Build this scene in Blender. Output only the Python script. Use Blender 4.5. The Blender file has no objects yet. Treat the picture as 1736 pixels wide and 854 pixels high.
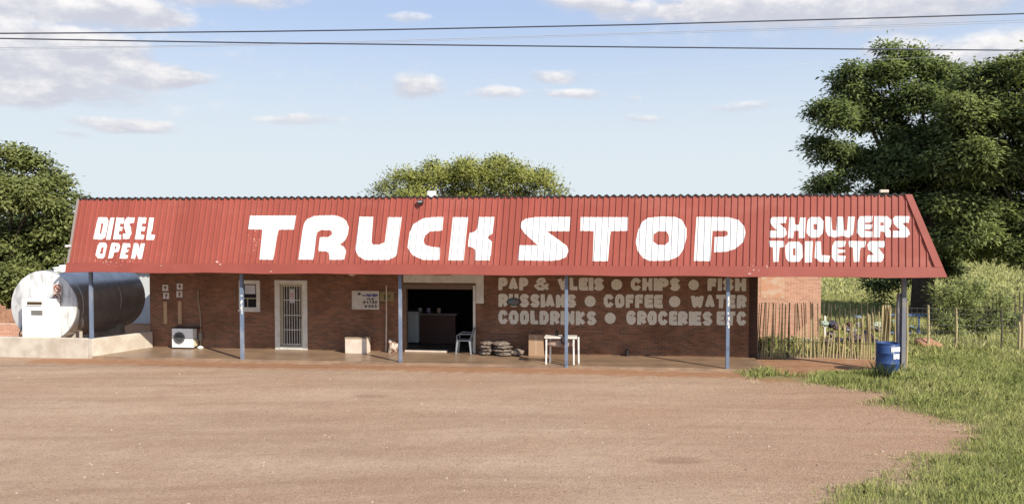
import bpy, bmesh, math, random
import numpy as np
from mathutils import Vector, Matrix, noise as mnoise
random.seed(7); RNG = np.random.default_rng(11)
SC = bpy.context.scene
COL = SC.collection

# ------------------------------------------------------------------ survey of the photograph
F, CX, CY = 1300.0, 868.0, 427.0            # focal length and centre in photo pixels
PITCH = math.atan(36/F); H = 3.74           # camera tilt and height above the veranda floor
TH = math.radians(6.5)                      # the shop front is turned a little
EU = (math.cos(TH), -math.sin(TH)); EV = (math.sin(TH), math.cos(TH))
def ray(px, py):
    xc = (px-CX)/F; yc = -(py-CY)/F
    return (xc, math.cos(PITCH)+yc*math.sin(PITCH), -math.sin(PITCH)+yc*math.cos(PITCH))
def onz(px, py, z=0.0):
    r = ray(px, py); t = (z-H)/r[2]
    return r[0]*t, r[1]*t
AX, AY = onz(156, 603, 0.0)                 # foot of the left veranda post = origin of the shop frame
def L2W(u, v, z=0.0): return (AX+u*EU[0]+v*EV[0], AY+u*EU[1]+v*EV[1], z)
def W2L(x, y): return ((x-AX)*EU[0]+(y-AY)*EU[1], (x-AX)*EV[0]+(y-AY)*EV[1])
def wl(px, py, v):                          # photo point on the plane v = const -> (u, z)
    r = ray(px, py); k = r[0]*EV[0]+r[1]*EV[1]
    t = (v+AX*EV[0]+AY*EV[1])/k
    x, y, z = r[0]*t, r[1]*t, H+r[2]*t
    return W2L(x, y)[0], z
def fl(px, py, z=0.0): return W2L(*onz(px, py, z))
def at(px, py, Y):                          # photo point at world depth Y
    r = ray(px, py); t = Y/r[1]
    return Vector((r[0]*t, Y, H+r[2]*t))

# ------------------------------------------------------------------ camera, sky, sun, exposure
cd = bpy.data.cameras.new('camera'); cam = bpy.data.objects.new('camera', cd); COL.objects.link(cam)
cam.location = (0, 0, H); cam.rotation_euler = (math.pi/2-PITCH, 0, 0)
cd.sensor_width = 36; cd.lens = F/1736*36; cd.clip_start = 0.1; cd.clip_end = 3000
SC.camera = cam
SUN_L = (1.12, -1.0, 1.085)                 # towards the sun, in the shop frame
sx = SUN_L[0]*EU[0]+SUN_L[1]*EV[0]; sy = SUN_L[0]*EU[1]+SUN_L[1]*EV[1]; sz = SUN_L[2]
SUN = Vector((sx, sy, sz)).normalized()
EL = math.asin(SUN.z); ROT = math.atan2(SUN.x, SUN.y)
sd = bpy.data.lights.new('sun', 'SUN'); sd.energy = 4.0; sd.angle = math.radians(0.5); sd.color = (1.0, 0.92, 0.80)
sun = bpy.data.objects.new('sun', sd); COL.objects.link(sun)
sun.location = SUN*60; sun.rotation_euler = SUN.to_track_quat('Z', 'Y').to_euler()
SC.view_settings.view_transform = 'Standard'; SC.view_settings.look = 'None'
SC.view_settings.exposure = 0.68; SC.view_settings.gamma = 1.0; SC.view_settings.use_curve_mapping = False

class NB:                                   # short node-building helper
    def __init__(s, nt): s.nt = nt; s.n = nt.nodes; s.l = nt.links
    def new(s, t, **k):
        x = s.n.new(t)
        for a, b in k.items(): setattr(x, a, b)
        return x
    def put(s, sock, v):
        if isinstance(v, bpy.types.NodeSocket): s.l.new(v, sock)
        else: sock.default_value = v
    def m(s, op, a, b=None, c=None, clamp=False):
        x = s.new('ShaderNodeMath', operation=op, use_clamp=clamp); s.put(x.inputs[0], a)
        if b is not None: s.put(x.inputs[1], b)
        if c is not None: s.put(x.inputs[2], c)
        return x.outputs[0]
    def mix(s, f, a, b, bt='MIX'):
        x = s.new('ShaderNodeMix', data_type='RGBA', blend_type=bt); s.put(x.inputs[0], f)
        for k, v in ((6, a), (7, b)):
            s.put(x.inputs[k], (*v, 1) if isinstance(v, tuple) and len(v) == 3 else v)
        return x.outputs[2]
    def noise(s, vec, scale, detail=4, rough=.55, out=0):
        x = s.new('ShaderNodeTexNoise'); s.put(x.inputs['Vector'], vec)
        x.inputs['Scale'].default_value = scale; x.inputs['Detail'].default_value = detail
        x.inputs['Roughness'].default_value = rough
        return x.outputs[out]
    def ss(s, v, a, b):
        x = s.new('ShaderNodeMapRange', interpolation_type='SMOOTHSTEP'); s.put(x.inputs[0], v)
        x.inputs[1].default_value = a; x.inputs[2].default_value = b
        return x.outputs[0]
    def scale(s, vec, k):
        x = s.new('ShaderNodeVectorMath', operation='MULTIPLY'); s.put(x.inputs[0], vec); x.inputs[1].default_value = k
        return x.outputs[0]

wd = bpy.data.worlds.new('World'); SC.world = wd; wd.use_nodes = True
N = NB(wd.node_tree); N.n.clear()
sky = N.new('ShaderNodeTexSky', sky_type='NISHITA'); sky.sun_disc = False
sky.sun_elevation = EL; sky.sun_rotation = ROT; sky.altitude = 900; sky.air_density = 1.0; sky.dust_density = 1.0; sky.ozone_density = 1.6
tc = N.new('ShaderNodeTexCoord'); g = tc.outputs['Generated']
sp = N.new('ShaderNodeSeparateXYZ'); N.put(sp.inputs[0], g)
az = N.m('ARCTAN2', sp.outputs[0], sp.outputs[1]); el = N.m('ARCSINE', sp.outputs[2])
CLOUDS = [  # photo x, y, half width, half height, weight
 (130,70,270,70,.30),(1380,28,320,38,.28),(640,150,200,60,.14),(200,180,240,50,.2),
 (90,8,170,24,1.0),(235,16,80,20,.9),(380,-12,130,20,.9),(150,88,80,26,1.1),(45,95,100,28,.9),(80,140,130,26,.72),(30,165,60,15,.9),
 (262,126,62,17,.9),(320,134,44,10,.75),(215,210,70,11,.8),(705,148,50,20,1.0),(850,160,50,10,.75),(940,125,45,12,.85),
 (965,160,54,10,.85),(1065,166,26,6,.45),(690,34,40,9,.6),(1262,182,64,10,.62),(1095,204,46,7,.62),(1150,8,200,20,.8),(1330,8,160,26,1.0),(1560,14,160,22,.85),
 (1530,85,60,24,1.1),(1690,85,75,30,1.15),(1600,105,70,18,.7),(1000,10,70,10,.6),(500,205,66,8,.6),(125,230,28,7,.5),
 (-160,40,150,50,.9),(-300,140,120,40,.8),(1950,60,150,40,1.0),(2100,150,120,30,.8)]
wn = N.noise(N.scale(g, (1, 1, 2.0)), 7, 5, .6, 1)
wx = N.new('ShaderNodeSeparateXYZ'); N.put(wx.inputs[0], wn)
azw = N.m('ADD', az, N.m('MULTIPLY', N.m('SUBTRACT', wx.outputs[0], .5), .06))
elw = N.m('ADD', el, N.m('MULTIPLY', N.m('SUBTRACT', wx.outputs[1], .5), .035))
Msum = None; Qsum = None
for (px, py, w, h, k) in CLOUDS:
    r = ray(px, py); a0 = math.atan2(r[0], r[1]); e0 = math.atan2(r[2], math.hypot(r[0], r[1]))
    dx = N.m('MULTIPLY', N.m('SUBTRACT', azw, a0), F/(w*1.25)); dy = N.m('MULTIPLY', N.m('SUBTRACT', elw, e0), F/(h*1.35))
    d = N.m('MULTIPLY_ADD', dx, dx, N.m('MULTIPLY', dy, dy))
    f = N.m('MULTIPLY', N.m('MAXIMUM', N.m('SUBTRACT', 1.0, d), 0.0), k)
    q = N.m('MULTIPLY', f, dy)
    Msum = f if Msum is None else N.m('ADD', Msum, f)
    Qsum = q if Qsum is None else N.m('ADD', Qsum, q)
n1 = N.noise(N.scale(g, (1, 1, 2.2)), 26, 7, .62)
n2 = N.noise(N.scale(g, (1, 1, 1.6)), 9, 4, .5)
cov = N.m('ADD', Msum, N.m('MULTIPLY', N.m('SUBTRACT', n1, .5), 1.3))
alpha = N.m('MULTIPLY', N.ss(cov, .05, 1.0), N.ss(Msum, .0, .22))
shade = N.m('ADD', N.m('DIVIDE', Qsum, N.m('ADD', Msum, .15)), N.m('MULTIPLY', N.m('SUBTRACT', n1, .45), 2.6))
ccol = N.mix(N.ss(shade, -.35, 1.0), (4.5, 4.6, 5.15), (7.3, 7.1, 6.95))
base = N.mix(N.ss(el, 0.31, 0.07), N.mix(.72, sky.outputs[0], (3.8, 4.75, 6.7)), (5.3, 5.9, 6.3))
skyc = N.mix(N.m('MULTIPLY', alpha, .93), base, ccol)
bg = N.new('ShaderNodeBackground'); N.put(bg.inputs[0], skyc); bg.inputs[1].default_value = 0.088
N.l.new(bg.outputs[0], N.new('ShaderNodeOutputWorld').inputs[0])

# ------------------------------------------------------------------ materials
MATS = {}
def mat(name, base, rough=.7, metal=0., col2=None, nscale=6., nsharp=(.35, .65), bump=0., bscale=40., spec=.4, stretch=(1, 1, 1)):
    if name in MATS: return MATS[name]
    m = bpy.data.materials.new(name); m.use_nodes = True; B = NB(m.node_tree)
    p = B.n['Principled BSDF']; p.inputs['Roughness'].default_value = rough; p.inputs['Metallic'].default_value = metal
    p.inputs['Specular IOR Level'].default_value = spec
    t = B.new('ShaderNodeTexCoord').outputs['Object']; t = B.scale(t, stretch)
    c = (*base, 1)
    if col2: B.l.new(B.mix(B.ss(B.noise(t, nscale, 5), *nsharp), base, col2), p.inputs['Base Color'])
    else:
        k = B.noise(t, nscale, 4); lo = tuple(x*.86 for x in base)
        B.l.new(B.mix(k, lo, tuple(min(1, x*1.1) for x in base)), p.inputs['Base Color'])
    if bump:
        b = B.new('ShaderNodeBump'); b.inputs['Strength'].default_value = bump; b.inputs['Distance'].default_value = .02
        B.l.new(B.noise(t, bscale, 4), b.inputs['Height']); B.l.new(b.outputs[0], p.inputs['Normal'])
    MATS[name] = m; return m
def brick(name, c1, c2, mortar, tone=None, rough=.85, bw=.205, rh=.062, paint=False):
    m = bpy.data.materials.new(name); m.use_nodes = True; B = NB(m.node_tree); p = B.n['Principled BSDF']
    t = B.new('ShaderNodeTexCoord').outputs['Object']; s = B.new('ShaderNodeSeparateXYZ'); B.put(s.inputs[0], t)
    cb = B.new('ShaderNodeCombineXYZ'); B.put(cb.inputs[0], B.m('ADD', s.outputs[0], s.outputs[1])); B.put(cb.inputs[1], s.outputs[2])
    br = B.new('ShaderNodeTexBrick'); B.put(br.inputs['Vector'], cb.outputs[0])
    br.inputs['Scale'].default_value = 1; br.inputs['Brick Width'].default_value = bw; br.inputs['Row Height'].default_value = rh
    br.inputs['Mortar Size'].default_value = .007; br.inputs['Mortar Smooth'].default_value = .3; br.inputs['Bias'].default_value = -.1
    br.inputs['Color1'].default_value = (*c1, 1); br.inputs['Color2'].default_value = (*c2, 1); br.inputs['Mortar'].default_value = (*mortar, 1)
    n = B.noise(t, 1.3, 5); n2 = B.noise(t, 18, 4)
    c = B.mix(B.ss(n, .38, .68), br.outputs[0], tone, 'MULTIPLY') if tone else br.outputs[0]
    c = B.mix(B.m('MULTIPLY', n2, .12 if paint else .5), c, tuple(x*.55 for x in c1))
    B.l.new(c, p.inputs['Base Color']); p.inputs['Roughness'].default_value = rough; p.inputs['Specular IOR Level'].default_value = .25
    b = B.new('ShaderNodeBump'); b.inputs['Strength'].default_value = .55; b.inputs['Distance'].default_value = .012; b.invert = True
    B.l.new(B.m('ADD', br.outputs['Fac'], B.m('MULTIPLY', n2, .35)), b.inputs['Height']); B.l.new(b.outputs[0], p.inputs['Normal'])
    MATS[name] = m; return m
def leafmat(name, dark, light, dry=None, trans=.35, up=False):
    m = bpy.data.materials.new(name); m.use_nodes = True; B = NB(m.node_tree); B.n.remove(B.n['Principled BSDF'])
    a = B.new('ShaderNodeAttribute', attribute_name='tint').outputs['Fac']
    c = B.mix(B.ss(a, .0, .8), dark, light)
    if dry: c = B.mix(B.ss(a, .78, 1.0), c, dry)
    d = B.new('ShaderNodeBsdfPrincipled'); B.l.new(c, d.inputs['Base Color']); d.inputs['Roughness'].default_value = .6; d.inputs['Specular IOR Level'].default_value = .2
    nr = B.new('ShaderNodeVectorMath', operation='NORMALIZE')
    if up:                                   # blades lean every way: shade them like the sward they form
        ad = B.new('ShaderNodeVectorMath', operation='ADD'); B.put(ad.inputs[0], B.scale(B.new('ShaderNodeNewGeometry').outputs['Normal'], (.55, .55, .55))); ad.inputs[1].default_value = (0, 0, 1)
        B.l.new(ad.outputs[0], nr.inputs[0])
    else: B.l.new(B.new('ShaderNodeAttribute', attribute_name='nrm').outputs['Vector'], nr.inputs[0])
    B.l.new(nr.outputs[0], d.inputs['Normal'])
    tr = B.new('ShaderNodeBsdfTranslucent'); B.l.new(B.mix(1.0, c, (1.15, 1.2, .7), 'MULTIPLY'), tr.inputs[0])
    mx = B.new('ShaderNodeMixShader'); mx.inputs[0].default_value = trans; B.l.new(d.outputs[0], mx.inputs[1]); B.l.new(tr.outputs[0], mx.inputs[2])
    B.l.new(mx.outputs[0], B.n['Material Output'].inputs[0]); MATS[name] = m; return m

BRICK = brick('face_brick', (.325, .145, .080), (.135, .078, .054), (.31, .235, .175), (.66, .62, .58))
BRICK_PALE = brick('pale_brick', (.68, .35, .235), (.46, .215, .14), (.76, .62, .49), (.9, .95, .95))
SKIRT = mat('plinth_paint', (.40, .22, .15), .8, col2=(.30, .17, .12), nscale=5)
WHITE = mat('white_paint', (.80, .80, .78), .5, col2=(.70, .69, .66), nscale=5)
SIGNW = mat('sign_paint', (.75, .75, .74), .6, col2=(.66, .60, .58), nscale=14, nsharp=(.62, .78))
FRAMEW = mat('frame_paint', (.72, .70, .63), .6, col2=(.60, .57, .50), nscale=4)
MURAL = brick('mural_paint', (.87, .83, .72), (.82, .78, .67), (.62, .56, .47), (.94, .93, .9), .8, paint=True)
def roofpaint():
    m = bpy.data.materials.new('red_roof_paint'); m.use_nodes = True; B = NB(m.node_tree); p = B.n['Principled BSDF']
    t = B.new('ShaderNodeTexCoord').outputs['Object']; s = B.new('ShaderNodeSeparateXYZ'); B.put(s.inputs[0], t)
    wn = B.new('ShaderNodeTexWhiteNoise', noise_dimensions='1D'); B.put(wn.inputs['W'], B.m('FLOOR', B.m('DIVIDE', s.outputs[0], .686)))
    c = B.mix(wn.outputs['Value'], (.285, .070, .051), (.335, .084, .062))             # every sheet has aged a little differently
    c = B.mix(B.m('MULTIPLY', B.ss(B.noise(B.scale(t, (7, 7, .35)), 1.0, 5, .65), .45, .75), .45), c, (.24, .055, .042))
    c = B.mix(B.m('MULTIPLY', B.ss(B.noise(B.scale(t, (.5, .5, 1.2)), 1.0, 5, .6), .5, .75), .5), c, (.37, .125, .095))
    c = B.mix(B.m('MULTIPLY', B.ss(B.noise(t, 9, 6, .8), .66, .74), .6), c, (.42, .20, .16))
    B.l.new(c, p.inputs['Base Color']); p.inputs['Roughness'].default_value = .55; p.inputs['Specular IOR Level'].default_value = .3
    b = B.new('ShaderNodeBump'); b.inputs['Strength'].default_value = .25; b.inputs['Distance'].default_value = .02; B.l.new(B.noise(t, 2.2, 3), b.inputs['Height']); B.l.new(b.outputs[0], p.inputs['Normal'])
    MATS[m.name] = m; return m
RED = roofpaint()
REDT = mat('red_trim_paint', (.298, .075, .056), .5, col2=(.265, .065, .049), nscale=1.6, nsharp=(.3, .7), spec=.3, bump=.15, bscale=3)
CHALK = mat('chalky_old_paint', (.62, .40, .36), .8)
DARKROOF = mat('dark_roof_sheet', (.018, .018, .018), .8, col2=(.03, .028, .026))
GALV = mat('galvanised_sheet', (.55, .58, .60), .45, .4)
CEIL = mat('shade_board', (.16, .12, .09), .9)
CONC = mat('concrete_floor', (.30, .20, .125), .36, col2=(.22, .145, .095), nscale=1.6, nsharp=(.3, .7), bump=.05, bscale=15, spec=.5)
BUND = mat('whitewashed_concrete', (.56, .51, .43), .85, col2=(.44, .38, .31), nscale=2.2, bump=.25, bscale=22)
POSTB = mat('blue_post_paint', (.145, .19, .275), .55, col2=(.27, .30, .35), nscale=2.5, nsharp=(.45, .7), stretch=(1, 1, .5))
POSTW = mat('peeling_white_paint', (.75, .75, .72), .6)
BLACK = mat('black_metal', (.02, .02, .02), .5)
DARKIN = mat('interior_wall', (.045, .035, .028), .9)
GREYP = mat('grey_plastic', (.30, .33, .35), .5)
WOOD = mat('weathered_wood', (.33, .24, .15), .8, col2=(.24, .17, .105), nscale=5, stretch=(1, 1, .15))
STICK = mat('pale_stick_wood', (.48, .40, .21), .8, col2=(.31, .25, .14), nscale=4, stretch=(1, 1, .3))
STICKD = mat('grey_stick_wood', (.085, .07, .05), .9, col2=(.13, .11, .08), nscale=4)
BARK = mat('bark', (.075, .055, .042), .95, col2=(.045, .035, .028), nscale=6, bump=.6, bscale=12)
STEEL = mat('tank_steel', (.56, .55, .54), .27, .62, col2=(.46, .44, .42), nscale=3)
TANKW = mat('tank_end_paint', (.64, .65, .65), .55, col2=(.40, .41, .41), nscale=2.6, nsharp=(.48, .66), stretch=(1.6, 1, .6))
CABW = mat('cabinet_paint', (.86, .86, .85), .45)
GLASS = mat('dark_glass', (.014, .014, .02), .1, spec=.12)
BLUE = mat('blue_drum_plastic', (.035, .080, .235), .45, col2=(.03, .065, .19), nscale=3)
CARD = mat('cardboard', (.40, .26, .165), .9)
BOXW = mat('pale_box_paint', (.70, .60, .50), .7, col2=(.60, .50, .41), nscale=4)
BAG = mat('wood_bag', (.25, .21, .175), .85, col2=(.13, .09, .065), nscale=16, nsharp=(.4, .6), bump=.8, bscale=30)
RUST = mat('rust_red', (.25, .08, .05), .8)
WIRE = mat('wire', (.06, .07, .10), .5, .3)
WIREL = mat('pale_wire', (.34, .38, .45), .5)

# ------------------------------------------------------------------ geometry helpers
class MB:
    def __init__(s): s.v = []; s.f = []; s.mi = []; s.k = 0
    def vert(s, p): s.v.append(tuple(p)); return len(s.v)-1
    def face(s, ids): s.f.append(tuple(ids)); s.mi.append(s.k)
    def quad(s, a, b, c, d): s.face([s.vert(a), s.vert(b), s.vert(c), s.vert(d)])
    def box(s, x0, x1, y0, y1, z0, z1):
        i = [s.vert((x, y, z)) for z in (z0, z1) for y in (y0, y1) for x in (x0, x1)]
        for q in ((0, 2, 3, 1), (4, 5, 7, 6), (0, 1, 5, 4), (2, 6, 7, 3), (0, 4, 6, 2), (1, 3, 7, 5)): s.face([i[j] for j in q])
        return s
    def hexa(s, b, t):                       # 4 bottom points, 4 top points
        i = [s.vert(p) for p in (*b, *t)]
        for q in ((3, 2, 1, 0), (4, 5, 6, 7), (0, 1, 5, 4), (1, 2, 6, 5), (2, 3, 7, 6), (3, 0, 4, 7)): s.face([i[j] for j in q])
        return s
    def tube(s, pts, rad, n=8, cap=True):
        pts = [Vector(p) for p in pts]
        if not hasattr(rad, '__len__'): rad = [rad]*len(pts)
        rings = []; ref = None
        for i, p in enumerate(pts):
            d = (pts[min(i+1, len(pts)-1)]-pts[max(i-1, 0)]).normalized()
            if ref is None: ref = Vector((0, 0, 1)) if abs(d.z) < .9 else Vector((1, 0, 0))
            x = d.cross(ref).normalized(); y = d.cross(x).normalized(); ref = -y if False else ref
            rings.append([s.vert(p+(x*math.cos(a)+y*math.sin(a))*rad[i]) for a in [2*math.pi*k/n for k in range(n)]])
        for a, b in zip(rings, rings[1:]):
            for k in range(n): s.face([a[k], a[(k+1) % n], b[(k+1) % n], b[k]])
        if cap: s.face(rings[0][::-1]); s.face(rings[-1])
        return s
    def lathe(s, prof, c=(0, 0, 0), n=32, axis='z'):    # prof: (radius, height)
        rings = []
        for r, h in prof:
            ring = []
            for k in range(n):
                a = 2*math.pi*k/n; x, y = r*math.cos(a), r*math.sin(a)
                p = (x, y, h) if axis == 'z' else (x, h, y)
                ring.append(s.vert((c[0]+p[0], c[1]+p[1], c[2]+p[2])))
            rings.append(ring)
        for a, b in zip(rings, rings[1:]):
            for k in range(n): s.face([a[k], a[(k+1) % n], b[(k+1) % n], b[k]])
        s.face(rings[0][::-1]); s.face(rings[-1]); return s
    def blob(s, c, r, amp=.2, freq=1.5, seed=0, sub=2):
        bm = bmesh.new(); bmesh.ops.create_icosphere(bm, subdivisions=sub, radius=1)
        b0 = len(s.v)
        for v in bm.verts:
            k = 1+amp*mnoise.noise(v.co*freq+Vector((seed*7.3, seed*3.1, 0)))
            s.v.append((c[0]+v.co.x*r[0]*k, c[1]+v.co.y*r[1]*k, c[2]+v.co.z*r[2]*k))
        for f in bm.faces: s.face([b0+v.index for v in f.verts])
        bm.free(); return s
    def build(s, name, mats, parent=None, bevel=0., smooth=False):
        me = bpy.data.meshes.new(name); me.from_pydata(s.v, [], s.f)
        mats = mats if isinstance(mats, (list, tuple)) else [mats]
        for m in mats: me.materials.append(m)
        me.polygons.foreach_set('material_index', s.mi)
        me.update()
        bm = bmesh.new(); bm.from_mesh(me); bmesh.ops.recalc_face_normals(bm, faces=bm.faces); bm.to_mesh(me); bm.free()
        if smooth:
            me.polygons.foreach_set('use_smooth', [True]*len(me.polygons))
            me.set_sharp_from_angle(angle=math.radians(40))
        o = bpy.data.objects.new(name, me); COL.objects.link(o)
        if parent: o.parent = parent
        if bevel:
            b = o.modifiers.new('bevel', 'BEVEL'); b.width = bevel; b.segments = 2; b.limit_method = 'ANGLE'
        return o
def B1(x0, x1, y0, y1, z0, z1): return MB().box(x0, x1, y0, y1, z0, z1)
def tag(o, label=None, cat=None, group=None, kind=None):
    if label: o['label'] = label
    if cat: o['category'] = cat
    if group: o['group'] = group
    if kind: o['kind'] = kind
    return o
def thing(name, label, cat, u=0, v=0, z=0, group=None, rot=0., world=None):
    o = bpy.data.objects.new(name, None); COL.objects.link(o); o.empty_display_size = .2
    o.location = world if world is not None else L2W(u, v, z); o.rotation_euler = (0, 0, -TH+rot)
    return tag(o, label, cat, group)
def solo(mb, name, m, label, cat, u=0, v=0, z=0, group=None, rot=0., bevel=0., smooth=False):
    o = mb.build(name, m, None, bevel, smooth); o.location = L2W(u, v, z); o.rotation_euler = (0, 0, -TH+rot)
    return tag(o, label, cat, group)

# painted shapes: filled outlines cut into columns so that they follow the sheet they are painted on
def crossings(group, x):
    t = []
    for ring in group:
        for (x0, y0), (x1, y1) in zip(ring, ring[1:]+ring[:1]):
            if (x0 <= x) != (x1 <= x): t.append(y0+(y1-y0)*(x-x0)/(x1-x0))
    t.sort(); return list(zip(t[::2], t[1::2]))
def spans(groups, x):
    iv = sorted(i for g in groups for i in crossings(g, x)); out = []
    for a, b in iv:
        if out and a <= out[-1][1]+1e-6: out[-1][1] = max(out[-1][1], b)
        else: out.append([a, b])
    return out
def paint(mb, groups, edges, place):
    lo = min(p[0] for g in groups for r in g for p in r); hi = max(p[0] for g in groups for r in g for p in r)
    E_ = [lo]+[e for e in edges if lo < e < hi]+[hi]
    for a, b in zip(E_, E_[1:]):
        if b-a < 1e-5: continue
        e = (b-a)*.02; A = spans(groups, a+e); Bq = spans(groups, b-e)
        if len(A) != len(Bq): A = Bq = spans(groups, (a+b)/2)
        for (p0, p1), (q0, q1) in zip(A, Bq):
            if p1-p0 < 1e-4 and q1-q0 < 1e-4: continue
            mb.quad(place(a, p0), place(b, q0), place(b, q1), place(a, p1))
def frange(a, b, st):
    n = max(1, int(math.ceil((b-a)/st))); return [a+(b-a)*i/n for i in range(n+1)]
GL = {'P': [[(0,0),(0,1),(.7,1),(1,.86),(1,.58),(.7,.44),(0,.44)]], 'A': [[(0,0),(.5,1),(1,0)],[(.2,.32),(.8,.32)]], 'V': [[(0,1),(.5,0),(1,1)]],
 'L': [[(0,1),(0,0),(1,0)]], 'E': [[(1,1),(0,1),(0,0),(1,0)],[(0,.5),(.85,.5)]], 'F': [[(1,1),(0,1),(0,0)],[(0,.5),(.85,.5)]], 'I': [[(.5,0),(.5,1)]],
 'S': [[(1,.84),(.75,1),(.25,1),(0,.8),(.2,.56),(.8,.44),(1,.2),(.75,0),(.25,0),(0,.16)]], 'C': [[(1,.78),(.75,1),(.25,1),(0,.75),(0,.25),(.25,0),(.75,0),(1,.22)]],
 'H': [[(0,0),(0,1)],[(1,0),(1,1)],[(0,.5),(1,.5)]], 'R': [[(0,0),(0,1),(.7,1),(1,.86),(1,.6),(.7,.46),(0,.46)],[(.5,.46),(1,0)]],
 'U': [[(0,1),(0,.25),(.25,0),(.75,0),(1,.25),(1,1)]], 'N': [[(0,0),(0,1),(1,0),(1,1)]], 'O': [[(.25,0),(0,.25),(0,.75),(.25,1),(.75,1),(1,.75),(1,.25),(.75,0),(.25,0)]],
 'K': [[(0,0),(0,1)],[(1,1),(.1,.5),(1,0)]], 'D': [[(0,0),(0,1),(.65,1),(1,.72),(1,.28),(.65,0),(0,0)]],
 'G': [[(1,.8),(.75,1),(.25,1),(0,.75),(0,.25),(.25,0),(.75,0),(1,.2),(1,.45),(.6,.45)]], 'W': [[(0,1),(.22,0),(.5,.8),(.78,0),(1,1)]],
 'T': [[(0,1),(1,1)],[(.5,1),(.5,0)]], '&': [[(1,0),(.2,.74),(.35,1),(.65,1),(.75,.78),(.02,.3),(.25,0),(.6,0),(1,.45)]]}
GW = {'I': .32, 'W': 1.35, '&': 1.15, 'L': .82, 'E': .85, 'F': .82}
def disc(x, y, r, n=14): return [(x+r*math.cos(2*math.pi*k/n), y+r*math.sin(2*math.pi*k/n)) for k in range(n)]
def word(text, u0, u1, z0, z1, th, gap=.12):
    tw = sum(GW.get(c, 1.0) for c in text)+gap*(len(text)-1); k = (u1-u0)/tw; x = u0; out = []
    for c in text:
        w = GW.get(c, 1.0)*k; bx, bw = x+th/2, max(w-th, .001); bz, bh = z0+th/2, (z1-z0)-th
        for st in GL[c]:
            P = [(bx+p[0]*bw, bz+p[1]*bh) for p in st]
            for i, ((ax, ay), (cx_, cy_)) in enumerate(zip(P, P[1:])):
                d = math.hypot(cx_-ax, cy_-ay) or 1; dx, dy = (cx_-ax)/d, (cy_-ay)/d; nx, ny = -dy*th/2, dx*th/2
                e0 = th/2 if i == 0 else 0; e1 = th/2 if i == len(P)-2 else 0
                if abs(dx) > .1 and abs(dy) > .1: e0 *= .4; e1 *= .4
                a = (ax-dx*e0, ay-dy*e0); b = (cx_+dx*e1, cy_+dy*e1)
                out.append([[(a[0]+nx, a[1]+ny), (b[0]+nx, b[1]+ny), (b[0]-nx, b[1]-ny), (a[0]-nx, a[1]-ny)]])
            for (jx, jy) in P[1:-1]: out.append([disc(jx, jy, th/2, 10)])
        x += w+gap*k
    return out

# ------------------------------------------------------------------ ground
GPX = [(1310,900),(1350,865),(1400,838),(1440,800),(1500,775),(1560,757),(1640,738),(1615,722),(1560,705),(1515,690),(1470,682),(1500,668),(1440,660),
       (1330,650),(1270,646),(1212,640),(1235,627),(1290,625),(1350,634),(1430,632),(1478,628),(1486,612),(1480,606),(1285,604)]
GPOLY = [onz(x, y, -.05) for x, y in GPX]+[L2W(19.9, 9)[:2], L2W(19.9, 40)[:2], (30, 400), (400, 400), (400, -20), (3, -20), (3, 8)]
def inpoly(P, X, Y):
    ins = np.zeros(X.shape, bool)
    for (x0, y0), (x1, y1) in zip(P, P[1:]+P[:1]):
        c = ((y0 <= Y) != (y1 <= Y)); xx = x0+(Y-y0)*(x1-x0)/(y1-y0 if y1 != y0 else 1e-9); ins ^= c & (X < xx)
    return ins
def sdist(P, X, Y):
    d = np.full(X.shape, 1e9)
    for (x0, y0), (x1, y1) in zip(P, P[1:]+P[:1]):
        dx, dy = x1-x0, y1-y0; t = np.clip(((X-x0)*dx+(Y-y0)*dy)/(dx*dx+dy*dy+1e-12), 0, 1)
        d = np.minimum(d, np.hypot(X-x0-t*dx, Y-y0-t*dy))
    return np.where(inpoly(P, X, Y), d, -d)
def wob(X, Y): return (np.sin(X*1.7+np.sin(Y*2.3))*.5+np.sin(Y*3.1+X*.9)*.3+np.sin(X*4.7-Y*3.7)*.2)
def grassiness(X, Y):
    U, V = (X-AX)*EU[0]+(Y-AY)*EU[1], (X-AX)*EV[0]+(Y-AY)*EV[1]
    g1 = sdist(GPOLY, X, Y)+.30*wob(X, Y)+.16*wob(X*3.1+2, Y*2.7)
    g2 = np.minimum(V-13, 40.)                       # field behind the shop
    return np.maximum(g1, g2), U, V
def gz(X, Y):
    g_, U, V = grassiness(X, Y)
    return -.07+.012*wob(X*.6, Y*.6)+.05*np.clip(g_/2, 0, 1)*(V < 3)+.03*np.clip((U-19)/4, 0, 1)*(V > -1)-.0*U
def zat(x, y): return float(gz(np.array([x]), np.array([y]))[0])
xs = np.unique(np.concatenate([np.linspace(-900, -60, 12), np.linspace(-60, -24, 14), np.arange(-24, 24.01, .2), np.linspace(24, 60, 14), np.linspace(60, 900, 12)]))
ys = np.unique(np.concatenate([np.linspace(-200, 5, 12), np.arange(5, 34.01, .2), np.linspace(34, 70, 16), np.linspace(70, 1500, 14)]))
X, Y = np.meshgrid(xs, ys); G, U, V = grassiness(X, Y); Z = gz(X, Y)
under = (U > .2) & (U < 19.3) & (V > .1) & (V < 8); Z = np.where(under, -.2, Z)
soil = np.clip(1-np.abs(V+.55)/.9, 0, 1)*(U > -1.5)+((U > 19.2) & (V > -1.5) & (V < 2.3))*.7+((V > 0) & (U < 0))*.8
gm = bpy.data.materials.new('earth'); gm.use_nodes = True; B = NB(gm.node_tree); p = B.n['Principled BSDF']
geo = B.new('ShaderNodeNewGeometry').outputs['Position']
ga = B.new('ShaderNodeAttribute', attribute_name='grass').outputs['Fac']; sa = B.new('ShaderNodeAttribute', attribute_name='soil').outputs['Fac']
ra = B.new('ShaderNodeAttribute', attribute_name='red').outputs['Fac']
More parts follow.
